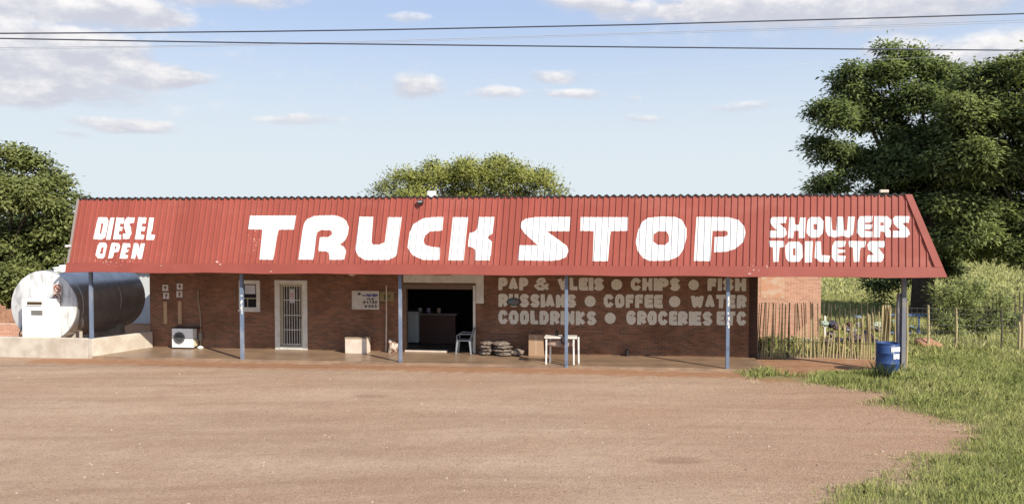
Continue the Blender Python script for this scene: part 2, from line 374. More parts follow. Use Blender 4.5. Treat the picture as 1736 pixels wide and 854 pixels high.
nst = B.noise(B.scale(geo, (.16, .75, 1)), 1.0, 6, .6); nf = B.noise(geo, 28, 5, .75); nm = B.noise(geo, 3.2, 5, .65); nl = B.noise(geo, .35, 4)
grav = B.mix(B.ss(nst, .3, .7), (.345, .228, .152), (.475, .342, .240))
grav = B.mix(B.m('MULTIPLY', B.ss(nl, .4, .7), .5), grav, (.39, .235, .155))
grav = B.mix(B.m('MULTIPLY', ra, .75), grav, (.325, .165, .098))
grav = B.mix(B.m('MULTIPLY', B.ss(nm, .35, .75), .35), grav, (.27, .17, .115))
grav = B.mix(B.m('MULTIPLY', B.ss(nf, .46, .70), .6), grav, (.60, .45, .31)); grav = B.mix(B.m('MULTIPLY', B.ss(B.noise(geo, 15, 6, .85), .50, .66), .62), grav, (.185, .105, .065))
sg = B.new('ShaderNodeSeparateXYZ'); B.put(sg.inputs[0], geo)
bend = B.m('ADD', B.m('ADD', sg.outputs[1], B.m('MULTIPLY', B.m('MULTIPLY', sg.outputs[0], sg.outputs[0]), .006)), B.m('MULTIPLY', B.noise(B.scale(geo, (.09, .02, 1)), 1.0, 2), 2.4))
trk = B.noise(B.scale(geo, (.02, .02, 1)), 1.0, 1); cbv = B.new('ShaderNodeCombineXYZ'); B.put(cbv.inputs[0], bend); B.put(cbv.inputs[1], B.m('MULTIPLY', sg.outputs[0], .03))
tk_ = B.noise(cbv.outputs[0], 2.3, 3, .6)
grav = B.mix(B.m('MULTIPLY', B.ss(tk_, .52, .68), .26), grav, (.48, .345, .24))
grav = B.mix(B.m('MULTIPLY', B.ss(tk_, .45, .32), .24), grav, (.25, .155, .10))
for (qx, qy) in ((1145, 780), (630, 671)):
    wx_, wy_ = onz(qx, qy, -.07); ex = B.m('MULTIPLY', B.m('SUBTRACT', sg.outputs[0], wx_), 1.5); ey = B.m('MULTIPLY', B.m('SUBTRACT', sg.outputs[1], wy_), 3.2)
    dd_ = B.m('ADD', B.m('MULTIPLY_ADD', ex, ex, B.m('MULTIPLY', ey, ey)), B.m('MULTIPLY', B.m('SUBTRACT', nm, .5), 1.4))
    grav = B.mix(B.m('MULTIPLY', B.ss(dd_, .75, .1), .4), grav, (.19, .11, .075))
vo = B.new('ShaderNodeTexVoronoi'); B.put(vo.inputs['Vector'], geo); vo.inputs['Scale'].default_value = 21
st_ = B.m('LESS_THAN', vo.outputs['Distance'], .22); cc = B.new('ShaderNodeSeparateColor'); B.put(cc.inputs[0], vo.outputs['Color'])
grav = B.mix(B.m('MULTIPLY', st_, B.m('GREATER_THAN', cc.outputs[0], .30)), grav, B.mix(cc.outputs[1], (.20, .12, .085), (.56, .46, .38)))
grav = B.mix(B.ss(B.m('ADD', sa, B.m('MULTIPLY', B.m('SUBTRACT', nm, .5), 1.2)), .2, .8), grav, B.mix(nm, (.40, .22, .125), (.31, .165, .095)))
turf = B.mix(nm, (.17, .17, .065), (.28, .26, .11)); turf = B.mix(B.ss(nf, .4, .7), turf, (.24, .18, .10))
c = B.mix(B.ss(B.m('ADD', ga, B.m('MULTIPLY', B.m('SUBTRACT', nm, .5), 1.1)), .12, .8), grav, turf)
B.l.new(c, p.inputs['Base Color']); p.inputs['Roughness'].default_value = .95; p.inputs['Specular IOR Level'].default_value = .1
b = B.new('ShaderNodeBump'); b.inputs['Strength'].default_value = .8; b.inputs['Distance'].default_value = .035
B.l.new(B.m('ADD', nf, B.m('ADD', B.m('MULTIPLY', nm, 1.2), B.m('MULTIPLY', st_, .3))), b.inputs['Height']); B.l.new(b.outputs[0], p.inputs['Normal'])
red = np.clip((X-1.0)/9, 0, 1)*np.clip((22-Y)/6, 0, 1)*.9
def sheet(name, mask):
    ny, nx = X.shape; idx = np.arange(ny*nx).reshape(ny, nx)
    q = np.stack([idx[:-1, :-1], idx[:-1, 1:], idx[1:, 1:], idx[1:, :-1]], -1)[mask]
    used, inv = np.unique(q, return_inverse=True); q = inv.reshape(q.shape)
    me = bpy.data.meshes.new(name); me.from_pydata(np.stack([X, Y, Z], -1).reshape(-1, 3)[used].tolist(), [], q.tolist()); me.materials.append(gm)
    for nm_, a in (('grass', G), ('soil', soil), ('red', red)):
        at_ = me.attributes.new(nm_, 'FLOAT', 'POINT'); at_.data.foreach_set('value', np.clip(a.reshape(-1)[used], -2, 2).astype(np.float32))
    me.polygons.foreach_set('use_smooth', [True]*len(me.polygons))
    o = bpy.data.objects.new(name, me); COL.objects.link(o); return tag(o, kind='structure')
Gc = (G[:-1, :-1]+G[1:, 1:])/2; Vc = (V[:-1, :-1]+V[1:, 1:])/2
lot = (Gc < 0) & (Vc < -.1)
sheet('ground', ~lot); sheet('gravel_lot', lot)
fl_ = MB(); ed = [(-.05+.025*math.sin(k*1.7)+.03*math.sin(k*.63)) for k in range(60)]
us = frange(.03, 19.62, 19.6/59)
for (a, b_), (e0, e1) in zip(zip(us, us[1:]), zip(ed, ed[1:])):
    fl_.quad((a, e0, 0), (b_, e1, 0), (b_, 1.9, 0), (a, 1.9, 0)); fl_.quad((a, e0-.02, -.14), (b_, e1-.02, -.14), (b_, e1, 0), (a, e0, 0))
o = fl_.build('pavement', CONC); o.location = L2W(0, 0, 0); o.rotation_euler = (0, 0, -TH); tag(o, kind='structure')

# ------------------------------------------------------------------ the shop
VW = 1.88
shop = thing('shop_building', 'long brick roadside shop with red TRUCK STOP mansard roof', 'building')
def rect(x0, y0, x1, y1, v=VW):
    a = wl(x0, y1, v); b = wl(x1, y0, v); return a[0], b[0], a[1], b[1]     # u0,u1,z0,z1
UL = wl(255, 588, VW)[0]; UR = wl(1269, 603, VW)[0]
WIN = rect(415, 475, 441, 527); WIN = (WIN[0]-.18, WIN[1], WIN[2], WIN[3]); DOOR = rect(467, 475, 521, 592); DOOR = (DOOR[0], DOOR[1], 0., DOOR[3])
ENT = rect(686, 485, 803, 597); ENT = (ENT[0], ENT[1], 0., ENT[3])
def wall(mb, u0, u1, z0, z1, v0, v1, holes):
    us = sorted({u0, u1, *[h[i] for h in holes for i in (0, 1)]}); zs = sorted({z0, z1, *[h[i] for h in holes for i in (2, 3) if z0 < h[i] < z1]})
    def solid(i, j):
        if not (0 <= i < len(us)-1 and 0 <= j < len(zs)-1): return False
        cu, cz = (us[i]+us[i+1])/2, (zs[j]+zs[j+1])/2
        return not any(h[0] < cu < h[1] and h[2] < cz < h[3] for h in holes)
    for i in range(len(us)-1):
        for j in range(len(zs)-1):
            if not solid(i, j): continue
            a, b, c, d = us[i], us[i+1], zs[j], zs[j+1]
            mb.quad((a, v0, c), (b, v0, c), (b, v0, d), (a, v0, d)); mb.quad((a, v1, c), (a, v1, d), (b, v1, d), (b, v1, c))
            if not solid(i-1, j): mb.quad((a, v0, c), (a, v0, d), (a, v1, d), (a, v1, c))
            if not solid(i+1, j): mb.quad((b, v0, c), (b, v1, c), (b, v1, d), (b, v0, d))
            if not solid(i, j-1): mb.quad((a, v0, c), (a, v1, c), (b, v1, c), (b, v0, c))
            if not solid(i, j+1): mb.quad((a, v0, d), (b, v0, d), (b, v1, d), (a, v1, d))
ins = lambda r, k: (r[0]+k, r[1]-k, r[2]+k, r[3]-k)
dopen = (DOOR[0]+.16, DOOR[1]-.16, 0., DOOR[3]-.12)
WT = 3.30
mb = MB(); wall(mb, UL, UR, -.15, WT, VW, VW+.22, [ins(WIN, .04), dopen, ENT])
fw = mb.build('front_wall', BRICK, shop)
mb = MB().box(UL, UL+.22, VW+.222, 7.8, -.15, WT-.01); mb.build('side_wall', BRICK, shop)
mb = MB().box(UR-.22, UR, VW+.222, 7.8, -.15, WT-.01); mb.build('side_wall', BRICK, shop)
MB().box(UL, UR, 7.802, 8.02, -.15, WT-.01).build('back_wall', BRICK, shop)
# inside of the shop
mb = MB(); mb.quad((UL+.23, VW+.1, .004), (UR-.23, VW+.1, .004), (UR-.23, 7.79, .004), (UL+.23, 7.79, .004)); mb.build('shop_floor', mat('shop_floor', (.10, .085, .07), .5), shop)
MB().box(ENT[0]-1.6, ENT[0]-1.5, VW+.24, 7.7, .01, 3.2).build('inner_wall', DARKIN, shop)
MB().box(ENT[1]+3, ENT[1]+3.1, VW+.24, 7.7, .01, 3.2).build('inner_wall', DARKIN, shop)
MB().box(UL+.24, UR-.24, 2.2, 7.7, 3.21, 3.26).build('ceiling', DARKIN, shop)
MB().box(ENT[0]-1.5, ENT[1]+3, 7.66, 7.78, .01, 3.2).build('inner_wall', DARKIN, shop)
# added pier at the right corner, brick darkened to stand in for shade, and the little ledge at the wall foot
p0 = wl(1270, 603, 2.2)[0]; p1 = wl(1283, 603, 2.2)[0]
MB().box(UR+.004, p1, 2.12, 2.6, -.15, 3.0).build('shade_strip_pier', brick('shade_dark_brick', (.13, .065, .045), (.09, .05, .04), (.08, .065, .055)), shop)
# fascia -------------------------------------------------------------
VE, VR_ = -.40, 0.0
ZE = sum(wl(x, y, VE)[1] for x, y in ((156, 461), (1233, 468), (1605, 470)))/3; ZR = sum(wl(x, y, VR_)[1] for x, y in ((133, 338), (868, 333), (1545, 330)))/3
UBL = wl(113, 461, VE)[0]; UTL = wl(133, 338, VR_)[0]; UBR = wl(1605, 470, VE)[0]; UTR = wl(1545, 330, VR_)[0]
ua, ub = wl(1500, 469.5, VE)[0], wl(1500, 330.5, VR_)[0]
TB = (ub-UTL)/(ua-UBL); TA = UTL-TB*UBL
nl_ = math.hypot(ZR-ZE, VR_-VE); NV, NZ = -(ZR-ZE)/nl_, (VR_-VE)/nl_
def fas(s, t, off=0., skew=True):
    u = s*(1-t)+(TA+TB*s)*t if skew else s
    return (u, VE+(VR_-VE)*t+NV*off, ZE+(ZR-ZE)*t+NZ*off)
def px2fas(px, py):
    r = ray(px, py); rv = r[0]*EV[0]+r[1]*EV[1]; dv0 = -(AX*EV[0]+AY*EV[1]); k = (VR_-VE)/(ZR-ZE)
    tt = (VE+k*(H-ZE)-dv0)/(rv-k*r[2]); x, y, z = r[0]*tt, r[1]*tt, H+r[2]*tt
    t = (z-ZE)/(ZR-ZE); u = W2L(x, y)[0]; return ((u-TA*t)/(1-t+TB*t), t)
PITCHR = .1715; RH = .026
def prof(s):
    x = (s-UBL) % PITCHR; x = 0 if PITCHR-x < 1e-6 else x
    for (a, ha), (b, hb) in zip(((0, 0), (.108, 0), (.122, RH), (.152, RH), (.166, 0), (.1716, 0)), ((.108, 0), (.122, RH), (.152, RH), (.166, 0), (.1716, 0), (.18, 0))):
        if a <= x <= b: return ha+(hb-ha)*(x-a)/(b-a)
    return 0.
EDG = []
k = 0
while UBL+k*PITCHR < UBR:
    EDG += [UBL+k*PITCHR+x for x in (0, .108, .122, .152, .166)]; k += 1
EDG = [e for e in EDG if e < UBR]+[UBR]
roof = bpy.data.objects.new('roof', None); COL.objects.link(roof); roof.parent = shop
def tmax(s):
    d0 = UBR-s; d1 = UTR-(TA+TB*s)
    return 1. if d1 >= 0 else max(0., d0/(d0-d1))
mb = MB()
for a, b in zip(EDG, EDG[1:]):
    ta, tb = tmax(a), tmax(b); ha, hb = prof(a+1e-7), prof(b-1e-7)
    mb.quad(fas(a, 0, ha), fas(b, 0, hb), fas(b, tb, hb), fas(a, ta, ha))
    mb.quad(fas(a, 0, ha-.012), fas(a, ta, ha-.012), fas(b, tb, hb-.012), fas(b, 0, hb-.012))
fascia = mb.build('fascia_sheeting', RED, roof)
# bottom flashing, right barge trim, left edge trim
mb = MB(); segs = [UBL-.01, 5.6, 11.9, 17.2, 19.4, UBR]
for i, (a, b) in enumerate(zip(segs, segs[1:])):
    for (s0, s1) in zip(frange(a, b, .9), frange(a, b, .9)[1:]):
        s2 = s1 if s1 < UBR-.01 else UBR*(1-.118)+UTR*.118
        o_ = .042+.004*(i % 2); w0, w1 = .006*math.sin(s0*2.1), .006*math.sin(s1*2.1)
        t1 = .118+.003*math.sin(i*2.2)
        q0, q1 = [-.006+.0045*math.sin(x_*1.9)+.003*math.sin(x_*5.3) for x_ in (s0, s1)]; b0 = [fas(s0, q0, o_, False), fas(s1, q1, o_, False), fas(s1, q1, .0, False), fas(s0, q0, .0, False)]
        tt = [fas(s0, t1, o_+w0, False), fas(s2, t1, o_+w1, False), fas(s2, t1, .036, False), fas(s0, t1, .036, False)]
        mb.hexa(b0, tt)
mb.build('eave_flashing', REDT, roof)
mb = MB(); ed_ = lambda t, d, o_: fas(UBR*(1-t)+UTR*t+d, t, o_, False)
mb.hexa([ed_(0.119, -.20, .05), ed_(0.119, .0, .05), ed_(0.119, .0, -.03), ed_(0.119, -.20, .037)], [ed_(1.0, -.17, .05), ed_(1.0, .0, .05), ed_(1.0, .0, -.03), ed_(1.0, -.17, .037)])
mb.build('barge_trim', REDT, roof)
mb = MB(); el_ = lambda t, d, o_: fas(UBL*(1-t)+UTL*t+d, t, o_, False)
mb.hexa([el_(.12, -.03, .03), el_(.12, .035, .03), el_(.12, .035, -.03), el_(.12, -.03, -.03)], [el_(1, -.03, .03), el_(1, .035, .03), el_(1, .035, -.03), el_(1, -.03, -.03)])
mb.build('edge_trim', mat('grey_edge', (.28, .24, .22), .6), roof)
for (px, py, w, h) in ((118, 417, .09, .07), (110, 455, .16, .22)):
    u_, z_ = wl(px, py, -.33); mb = MB().box(u_-w/2, u_+w/2, -.50, -.30, z_-h/2, z_+h/2); mb.build('white_bracket', WHITE, roof, bevel=.03)
# corrugated roof behind the fascia
mb = MB()
def rsheet(u0, u1, v0, v1, z0, slope, d):
    pts = frange(u0, u1, .2/6); hgt = [.028*math.cos(2*math.pi*(x-u0)/.2) for x in pts]
    for (a, b), (ha, hb) in zip(zip(pts, pts[1:]), zip(hgt, hgt[1:])):
        za, zb = z0+ha, z0+hb; dz = -slope*(v1-v0)
        mb.quad((a, v0, za), (b, v0, zb), (b, v1, zb+dz), (a, v1, za+dz)); mb.quad((a, v0, za-d), (a, v1, za-d+dz), (b, v1, zb-d+dz), (b, v0, zb-d))
        mb.quad((a, v0, za-d), (b, v0, zb-d), (b, v0, zb), (a, v0, za))
ZT = ZR+.028
rsheet(UTL+.02, UR+.35, -.03, 8.3, ZT, .14, .05); rsheet(UR+.352, UTR-.05, -.03, 1.9, ZT, .14, .05)
mb.build('roof_sheeting', DARKROOF, roof)
# gable ends under the sheets
for u_ in (UL+.02, UR-.18):
    mb = MB(); mb.hexa([(u_, .3, 3.31), (u_+.12, .3, 3.31), (u_+.12, 8.0, 3.31), (u_, 8.0, 3.31)], [(u_, .3, 4.58), (u_+.12, .3, 4.58), (u_+.12, 8.0, 3.52), (u_, 8.0, 3.52)]); mb.build('gable_board', DARKIN, roof)
MB().box(UL, UR, VW, VW+.2, WT+.002, 4.36).build('gable_board', DARKIN, roof)
MB().box(UBL+.3, UR+.2, -.30, VW-.004, 2.78, 2.81).build('veranda_shade_ceiling', CEIL, roof)  # unseen boards, added to darken the top of the veranda wall
MB().box(UR+.202, UTR-.15, -.30, 1.8, 2.78, 2.81).build('veranda_shade_ceiling', CEIL, roof)
MB().box(UBL+.25, UBR-.35, -.06, .06, 2.62, 2.775).build('post_beam', mat('dark_timber', (.06, .045, .035), .8), roof)
# painted lettering on the fascia
rj = random.Random(12)
def tr(pts, ox, oy, k): return [px2fas(ox+x/k+rj.uniform(-.25, .25), oy+y/k+rj.uniform(-.25, .25)) for x, y in pts]
ECOL = []
for a, b in zip(EDG, EDG[1:]): ECOL += frange(a, b, .022)[:-1]
def sign(words, shapes, ox, oy, k, sq=1.0):
    def squeeze(grp):                            # narrow each letter about its own middle
        xs_ = [p[0] for p in grp[0]]; m = (min(xs_)+max(xs_))/2; return [[(m+(x-m)*sq, y) for x, y in r] for r in grp]
    shapes = [squeeze(g_) for g_ in shapes]
    for label, n in words:
        mb = MB()
        for grp in shapes[:n]: paint(mb, [[tr(r, ox, oy, k) for r in grp]], ECOL, lambda s, t: fas(s, t, prof(s)+.004))
        shapes = shapes[n:]; o = mb.build('painted_lettering', SIGNW, fascia); o['label'] = label
sign([('large white painted letters TRU of TRUCK', 3)], [
 [[(142,148),(595,148),(577,285),(418,285),(372,580),(228,578),(268,285),(120,280)]],
 [[(615,578),(662,240),(690,190),(760,155),(830,146),(970,146),(1040,165),(1090,205),(1108,260),(1098,330),(1080,385),(1020,430),(1065,455),(1080,490),(1068,580),(918,580),(912,510),(880,497),(808,497),(822,360),(912,358),(938,335),(942,292),(830,288),(800,315),(762,578)]],
 [[(1212,158),(1355,160),(1328,400),(1345,432),(1410,432),(1465,408),(1488,163),(1630,163),(1590,480),(1570,545),(1500,580),(1270,584),(1200,545),(1172,480)]]], 400, 340, 5.787)
sign([('large white painted letters CK of TRUCK', 3), ('large white painted letter S of STOP', 1)], [
 [[(413,340),(402,455),(300,465),(255,495),(242,540),(250,575),(310,595),(387,600),(378,708),(240,705),(150,665),(105,600),(118,480),(160,400),(240,352),(320,342)]],
 [[(490,343),(622,343),(585,710),(452,708)]],
 [[(712,342),(845,340),(828,480),(785,515),(822,550),(808,710),(678,708),(683,620),(660,600),(620,592),(630,475),(670,470),(700,440)]],
 [[(1490,340),(1482,462),(1290,462),(1400,540),(1465,590),(1475,630),(1455,680),(1400,705),(1330,714),(1045,710),(1055,582),(1215,582),(1100,480),(1070,430),(1075,385),(1110,355),(1200,341)]]], 670, 300, 5.023)
sign([('large white painted letters TOP of STOP', 3)], [
 [[(182,148),(605,148),(600,270),(445,272),(425,540),(282,540),(302,272),(175,270)]],
 [[(900,143),(1030,148),(1085,175),(1125,250),(1125,330),(1095,440),(1050,500),(960,535),(800,537),(740,515),(690,450),(672,370),(690,270),(730,190),(780,155)],[(870,275),(940,275),(970,305),(968,365),(935,395),(868,395),(828,365),(832,300)]],
 [[(1210,145),(1500,148),(1590,175),(1640,230),(1650,290),(1630,370),(1560,430),(1480,455),(1375,460),(1378,325),(1465,322),(1495,305),(1490,270),(1355,270),(1338,540),(1190,538)]]], 950, 340, 5.26)
sign([('smaller white painted word DIESEL', 6), ('smaller white painted word OPEN', 4)], [
 [[(285,210),(355,210),(367,235),(347,350),(322,375),(250,370)],[(312,255),(330,255),(312,332),(298,332)]],
 [[(375,212),(410,212),(378,375),(345,375)]],
 [[(425,212),(482,215),(475,258),(455,258),(450,280),(470,280),(465,310),(445,310),(440,335),(460,340),(458,372),(395,372)]],
 [[(500,210),(560,212),(552,252),(515,258),(535,290),(540,330),(520,368),(465,370),(472,330),(500,328),(478,290),(480,240)]],
 [[(588,210),(648,212),(640,255),(615,258),(612,280),(640,280),(632,312),(605,312),(600,335),(630,340),(622,375),(555,372)]],
 [[(665,212),(702,212),(680,335),(710,340),(702,378),(638,375)]],
 [[(300,395),(345,397),(360,420),(345,490),(325,512),(285,512),(270,490),(282,420)],[(318,430),(330,430),(320,478),(306,478)]],
 [[(385,397),(445,400),(452,425),(440,465),(405,470),(395,510),(360,512)],[(412,420),(427,425),(421,445),(408,445)]],
 [[(468,400),(530,402),(526,430),(500,432),(497,445),(518,448),(515,468),(490,468),(487,485),(515,488),(508,515),(445,512)]],
 [[(550,400),(582,400),(598,445),(605,402),(634,402),(614,515),(584,515),(567,468),(558,515),(528,512)]]], 100, 320, 4.34, .96)
sign([('smaller white painted word SHOWERS', 7), ('smaller white painted word TOILETS', 7)], [
 [[(185,275),(300,275),(298,325),(240,325),(295,375),(300,415),(275,440),(165,440),(165,385),(225,385),(170,330),(168,295)]],
 [[(318,275),(365,278),(362,335),(405,340),(408,278),(455,280),(445,445),(398,442),(400,385),(360,385),(358,445),(312,445)]],
 [[(490,275),(570,275),(600,310),(595,400),(560,440),(490,440),(460,400),(465,310)],[(516,330),(542,330),(540,378),(518,378)]],
 [[(612,272),(660,275),(662,380),(700,385),(700,272),(755,272),(755,380),(790,385),(792,272),(850,272),(838,410),(800,440),(745,425),(690,440),(635,425),(612,380)]],
 [[(890,270),(990,268),(988,316),(930,322),(930,335),(988,335),(988,370),(930,373),(930,388),(988,390),(988,438),(900,438),(865,400),(868,310)]],
 [[(1005,268),(1110,268),(1145,300),(1140,350),(1120,365),(1140,390),(1140,438),(1095,438),(1085,395),(1055,390),(1050,438),(1000,438)],[(1058,316),(1084,318),(1084,344),(1058,344)]],
 [[(1175,268),(1290,268),(1288,320),(1230,322),(1285,380),(1292,410),(1265,438),(1152,438),(1155,385),(1215,385),(1160,325),(1155,290)]],
 [[(160,468),(280,468),(280,515),(242,518),(240,635),(190,635),(192,518),(160,515)]],
 [[(320,472),(400,472),(432,505),(430,600),(400,635),(320,635),(290,600),(292,505)],[(350,526),(370,526),(368,584),(352,584)]],
 [[(448,470),(512,470),(505,638),(445,638)]],
 [[(530,470),(580,472),(578,580),(650,585),(640,638),(570,635),(525,600)]],
 [[(690,468),(772,468),(770,513),(712,520),(712,534),(770,538),(770,560),(712,566),(712,580),(772,586),(768,635),(690,635),(662,595),(665,510)]],
 [[(800,468),(935,468),(930,518),(890,520),(885,635),(835,635),(838,520),(800,515)]],
 [[(970,468),(1090,468),(1085,520),(1035,520),(1085,580),(1080,615),(1060,635),(948,635),(952,580),(1010,580),(955,530),(950,495)]]], 1270, 310, 4.744)
# pale scuffs of older paint
mb = MB(); rs = random.Random(3)
def scuff(px, py, w, h):
    n = 7; ring = [px2fas(px+w*math.cos(2*math.pi*k/n)*rs.uniform(.5, 1), py+h*math.sin(2*math.pi*k/n)*rs.uniform(.5, 1)) for k in range(n)]
    paint(mb, [[ring]], ECOL, lambda s, t: fas(s, t, (prof(s) if t > .121 else .052)+.003))
for _ in range(26): scuff(rs.uniform(160, 250), rs.uniform(441, 452), rs.uniform(.5, 1.6), rs.uniform(.4, 1.2))
for _ in range(14): scuff(rs.uniform(415, 440), rs.uniform(390, 425), rs.uniform(.4, 1.1), rs.uniform(.8, 2.4))
for x, y, w, h in ((368, 444, 4, 2), (375, 448, 3, 2), (275, 451, 2, 1.2), (461, 460.5, 2, 1), (1270, 464, 3, 1.5), (1277, 458, 2, 2), (1300, 452, 3, 3)): scuff(x, y, w, h)
for _ in range(16): scuff(rs.uniform(1255, 1330), rs.uniform(440, 462), rs.uniform(.4, 1.6), rs.uniform(.4, 1.2))
mb.build('paint_scuffs', CHALK, fascia)['kind'] = 'stuff'
# menu lettering on the brick wall
TXT = [((470.2, 491.5), 1, [('PAP', 845, 895.5), ('&', 905, 931), ('VLEIS', 945.5, 1024), ('.', 1036, 1055), ('CHIPS', 1069.5, 1153), ('.', 1167, 1185), ('FISH', 1199.5, 1265)]),
       ((498, 520.5), 2, [('RUSSIANS', 845, 977), ('.', 991, 1010), ('COFFEE', 1023.5, 1123.5), ('.', 1134, 1153.5), ('WATER', 1171, 1265.5)]),
       ((526, 549.5), 3, [('COOLDRINKS', 845, 1011), ('.', 1025, 1044), ('GROCERIES', 1062, 1207.5), ('ETC', 1215, 1265.5)])]
for (y0, y1), i, ws in TXT:
    for t, x0, x1 in ws:
        mb = MB()
        u0, u1 = wl(x0, y0, VW)[0], wl(x1, y0, VW)[0]; sl = (x0+x1)/2
        dyy = (sl-845)/420*1.6
        zt, zb = wl(sl, y0+dyy, VW)[1], wl(sl, y1+dyy, VW)[1]
        grp = [[disc((u0+u1)/2, (zt+zb)/2-.01, (u1-u0)/2, 20)]] if t == '.' else word(t, u0, u1, zb, zt, .09 if t == '&' else .122)
        paint(mb, grp, frange(u0-.2, u1+.2, .02), lambda s, t_: (s, VW-.004, t_))
        o = mb.build('painted_dot' if t == '.' else 'painted_word', MURAL, fw)
        if t != '.': o['label'] = 'faded white painted menu word ' + ('ampersand' if t == '&' else t)
# door ---------------------------------------------------------------
d = bpy.data.objects.new('door', None); COL.objects.link(d); d.parent = shop
mb = MB(); wall(mb, DOOR[0], DOOR[1], 0.003, DOOR[3], VW-.03, VW+.12, [(dopen[0]+.001, dopen[1]-.001, -.01, dopen[3]-.001)])
mb.box(dopen[0]+.002, dopen[1]-.002, VW-.05, VW+.1, .004, .085); mb.build('door_surround', FRAMEW, d, bevel=.006)
DI = rect(476, 482, 514, 586, VW+.06)
DI = (dopen[0]+.01, dopen[1]-.01, .09, dopen[3]-.01)
mb = MB(); wall(mb, DI[0], DI[1], DI[2], DI[3], VW+.04, VW+.09, [(DI[0]+.07, DI[1]-.07, DI[2]+.05, DI[3]-.07)]); mb.build('door_frame', mat('olive_frame', (.42, .38, .27), .6), d, bevel=.004)
gx0, gx1, gz0, gz1 = DI[0]+.072, DI[1]-.072, DI[2]+.052, DI[3]-.072
MB().box(gx0, gx1, VW+.10, VW+.14, gz0-.04, gz1+.06).build('door_panel', mat('dark_door', (.05, .035, .03), .5), d)
mb = MB()
for k in range(7):
    x = gx0+(gx1-gx0)*(k+.5)/7; mb.tube([(x, VW+.055, gz0), (x, VW+.055, gz1)], .009, 6)
for k in (0.004, .25, .5, .76): z = gz0+(gz1-gz0)*k+.012; mb.box(gx0, gx1, VW+.062, VW+.074, z-.012, z+.012)
mb.build('burglar_bars', FRAMEW, d)
mb = MB(); mb.box(gx0+(gx1-gx0)*.33, gx0+(gx1-gx0)*.66, VW+.0765, VW+.079, gz1-.52, gz1-.08); mb.k = 1; mb.box(gx0+(gx1-gx0)*.38, gx0+(gx1-gx0)*.6, VW+.0755, VW+.0764, gz1-.36, gz1-.2)
mb.build('notice_paper', [mat('paper', (.55, .56, .60), .8), mat('pink_print', (.55, .35, .36), .8)], d)
MB().tube([(gx1+.03, VW+.03, 1.0), (gx1+.03, VW-.0, 1.0), (gx1-.08, VW-.0, 1.0)], .011, 6).build('handle', BLACK, d)
# window
w = bpy.data.objects.new('window', None); COL.objects.link(w); w.parent = shop
mb = MB(); wall(mb, WIN[0], WIN[1], WIN[2], WIN[3], VW-.03, VW+.1, [ins(WIN, .12)]); mb.box(WIN[0]-.02, WIN[1]+.02, VW-.06, VW-.031, WIN[2]-.015, WIN[2]+.05); mb.build('window_frame', FRAMEW, w, bevel=.005)
a = ins(WIN, .118); MB().box(a[0], a[1], VW+.06, VW+.07, a[2], a[3]).build('pane', GLASS, w)
mb = MB(); mb.box(a[0], a[1], VW+.03, VW+.055, a[2]+.27, a[2]+.30); mb.box((a[0]+a[1])/2-.1, (a[0]+a[1])/2-.075, VW+.028, VW+.05, a[2], a[2]+.27); mb.build('glazing_bar', mat('olive_frame', (.42, .38, .27)), w)
MB().box(a[1]-.42, a[1]-.07, VW+.052, VW+.056, a[3]-.32, a[3]-.04).build('notice_paper', mat('paper', (.55, .56, .60)), w)
# entrance: painted band, shutter rails
e = bpy.data.objects.new('entrance', None); COL.objects.link(e); e.parent = shop
b0 = rect(684, 469, 820, 482); b1 = rect(806, 482, 820, 514)
mb = MB(); q = VW-.004
for r in ((b0[0], b0[1], ENT[3]+.10, 2.60), (ENT[1]+.07, b1[1], b1[2], ENT[3]+.098)): mb.box(r[0], r[1], q-.006, q, r[2], r[3])
mb.build('painted_band', FRAMEW, e)
zb = 2.38; MB().box(wl(735, 470, VW)[0], wl(765, 470, VW)[0], q-.012, q-.0065, zb-.02, zb+.16).build('faded_pink_patch', mat('faded_pink', (.50, .32, .27), .8), e)
mb = MB(); mb.box(ENT[0]+.002, ENT[0]+.06, VW-.01, VW+.2, .003, ENT[3]-.002); mb.build('shutter_rail', mat('brown_steel', (.16, .11, .07), .6), e)
mb = MB(); mb.box(ENT[1]-.012, ENT[1]+.06, VW-.05, VW-.002, .003, ENT[3]+.02); mb.build('shutter_rail', FRAMEW, e)
MB().box(ENT[0]-.12, ENT[1]+.06, VW-.025, VW+.19, ENT[3]-.10, ENT[3]+.05).build('shutter_housing', mat('brown_steel', (.16, .11, .07)), e, bevel=.01)
MB().box(ENT[0]+.02, ENT[0]+1.35, VW-.06, VW+.1, .002, .055).build('door_step', BOXW, e, bevel=.008)
# posts
for i, px in enumerate((156, 411, 679, 960, 1233)):
    ub_ = wl(px, (603, 608, 614, 620, 628)[i], 0)[0]
    mb = MB().box(ub_-.045, ub_+.045, -.045, .045, -.2, 2.62); mb.k = 1
    rs = random.Random(i)
    if i in (1, 4):
        for _ in range(9):
            z = rs.uniform(1.05, 1.9) if i == 4 else rs.uniform(1.3, 2.0); h = rs.uniform(.04, .13); x = rs.uniform(-.03, .01)
            mb.box(ub_+x, ub_+min(.045, x+rs.uniform(.03, .06)), -.0475, -.0455, z, z+h)
    mb.build('post', [POSTB, POSTW], shop, bevel=.006)
ub_ = wl(1531, 610, .15)[0]; mb = MB().box(ub_-.06, ub_+.05, .1, .21, -.2, 2.62); mb.build('post', mat('grey_post_paint', (.17, .175, .21), .65, col2=(.24, .22, .21), nscale=3), shop, bevel=.008)
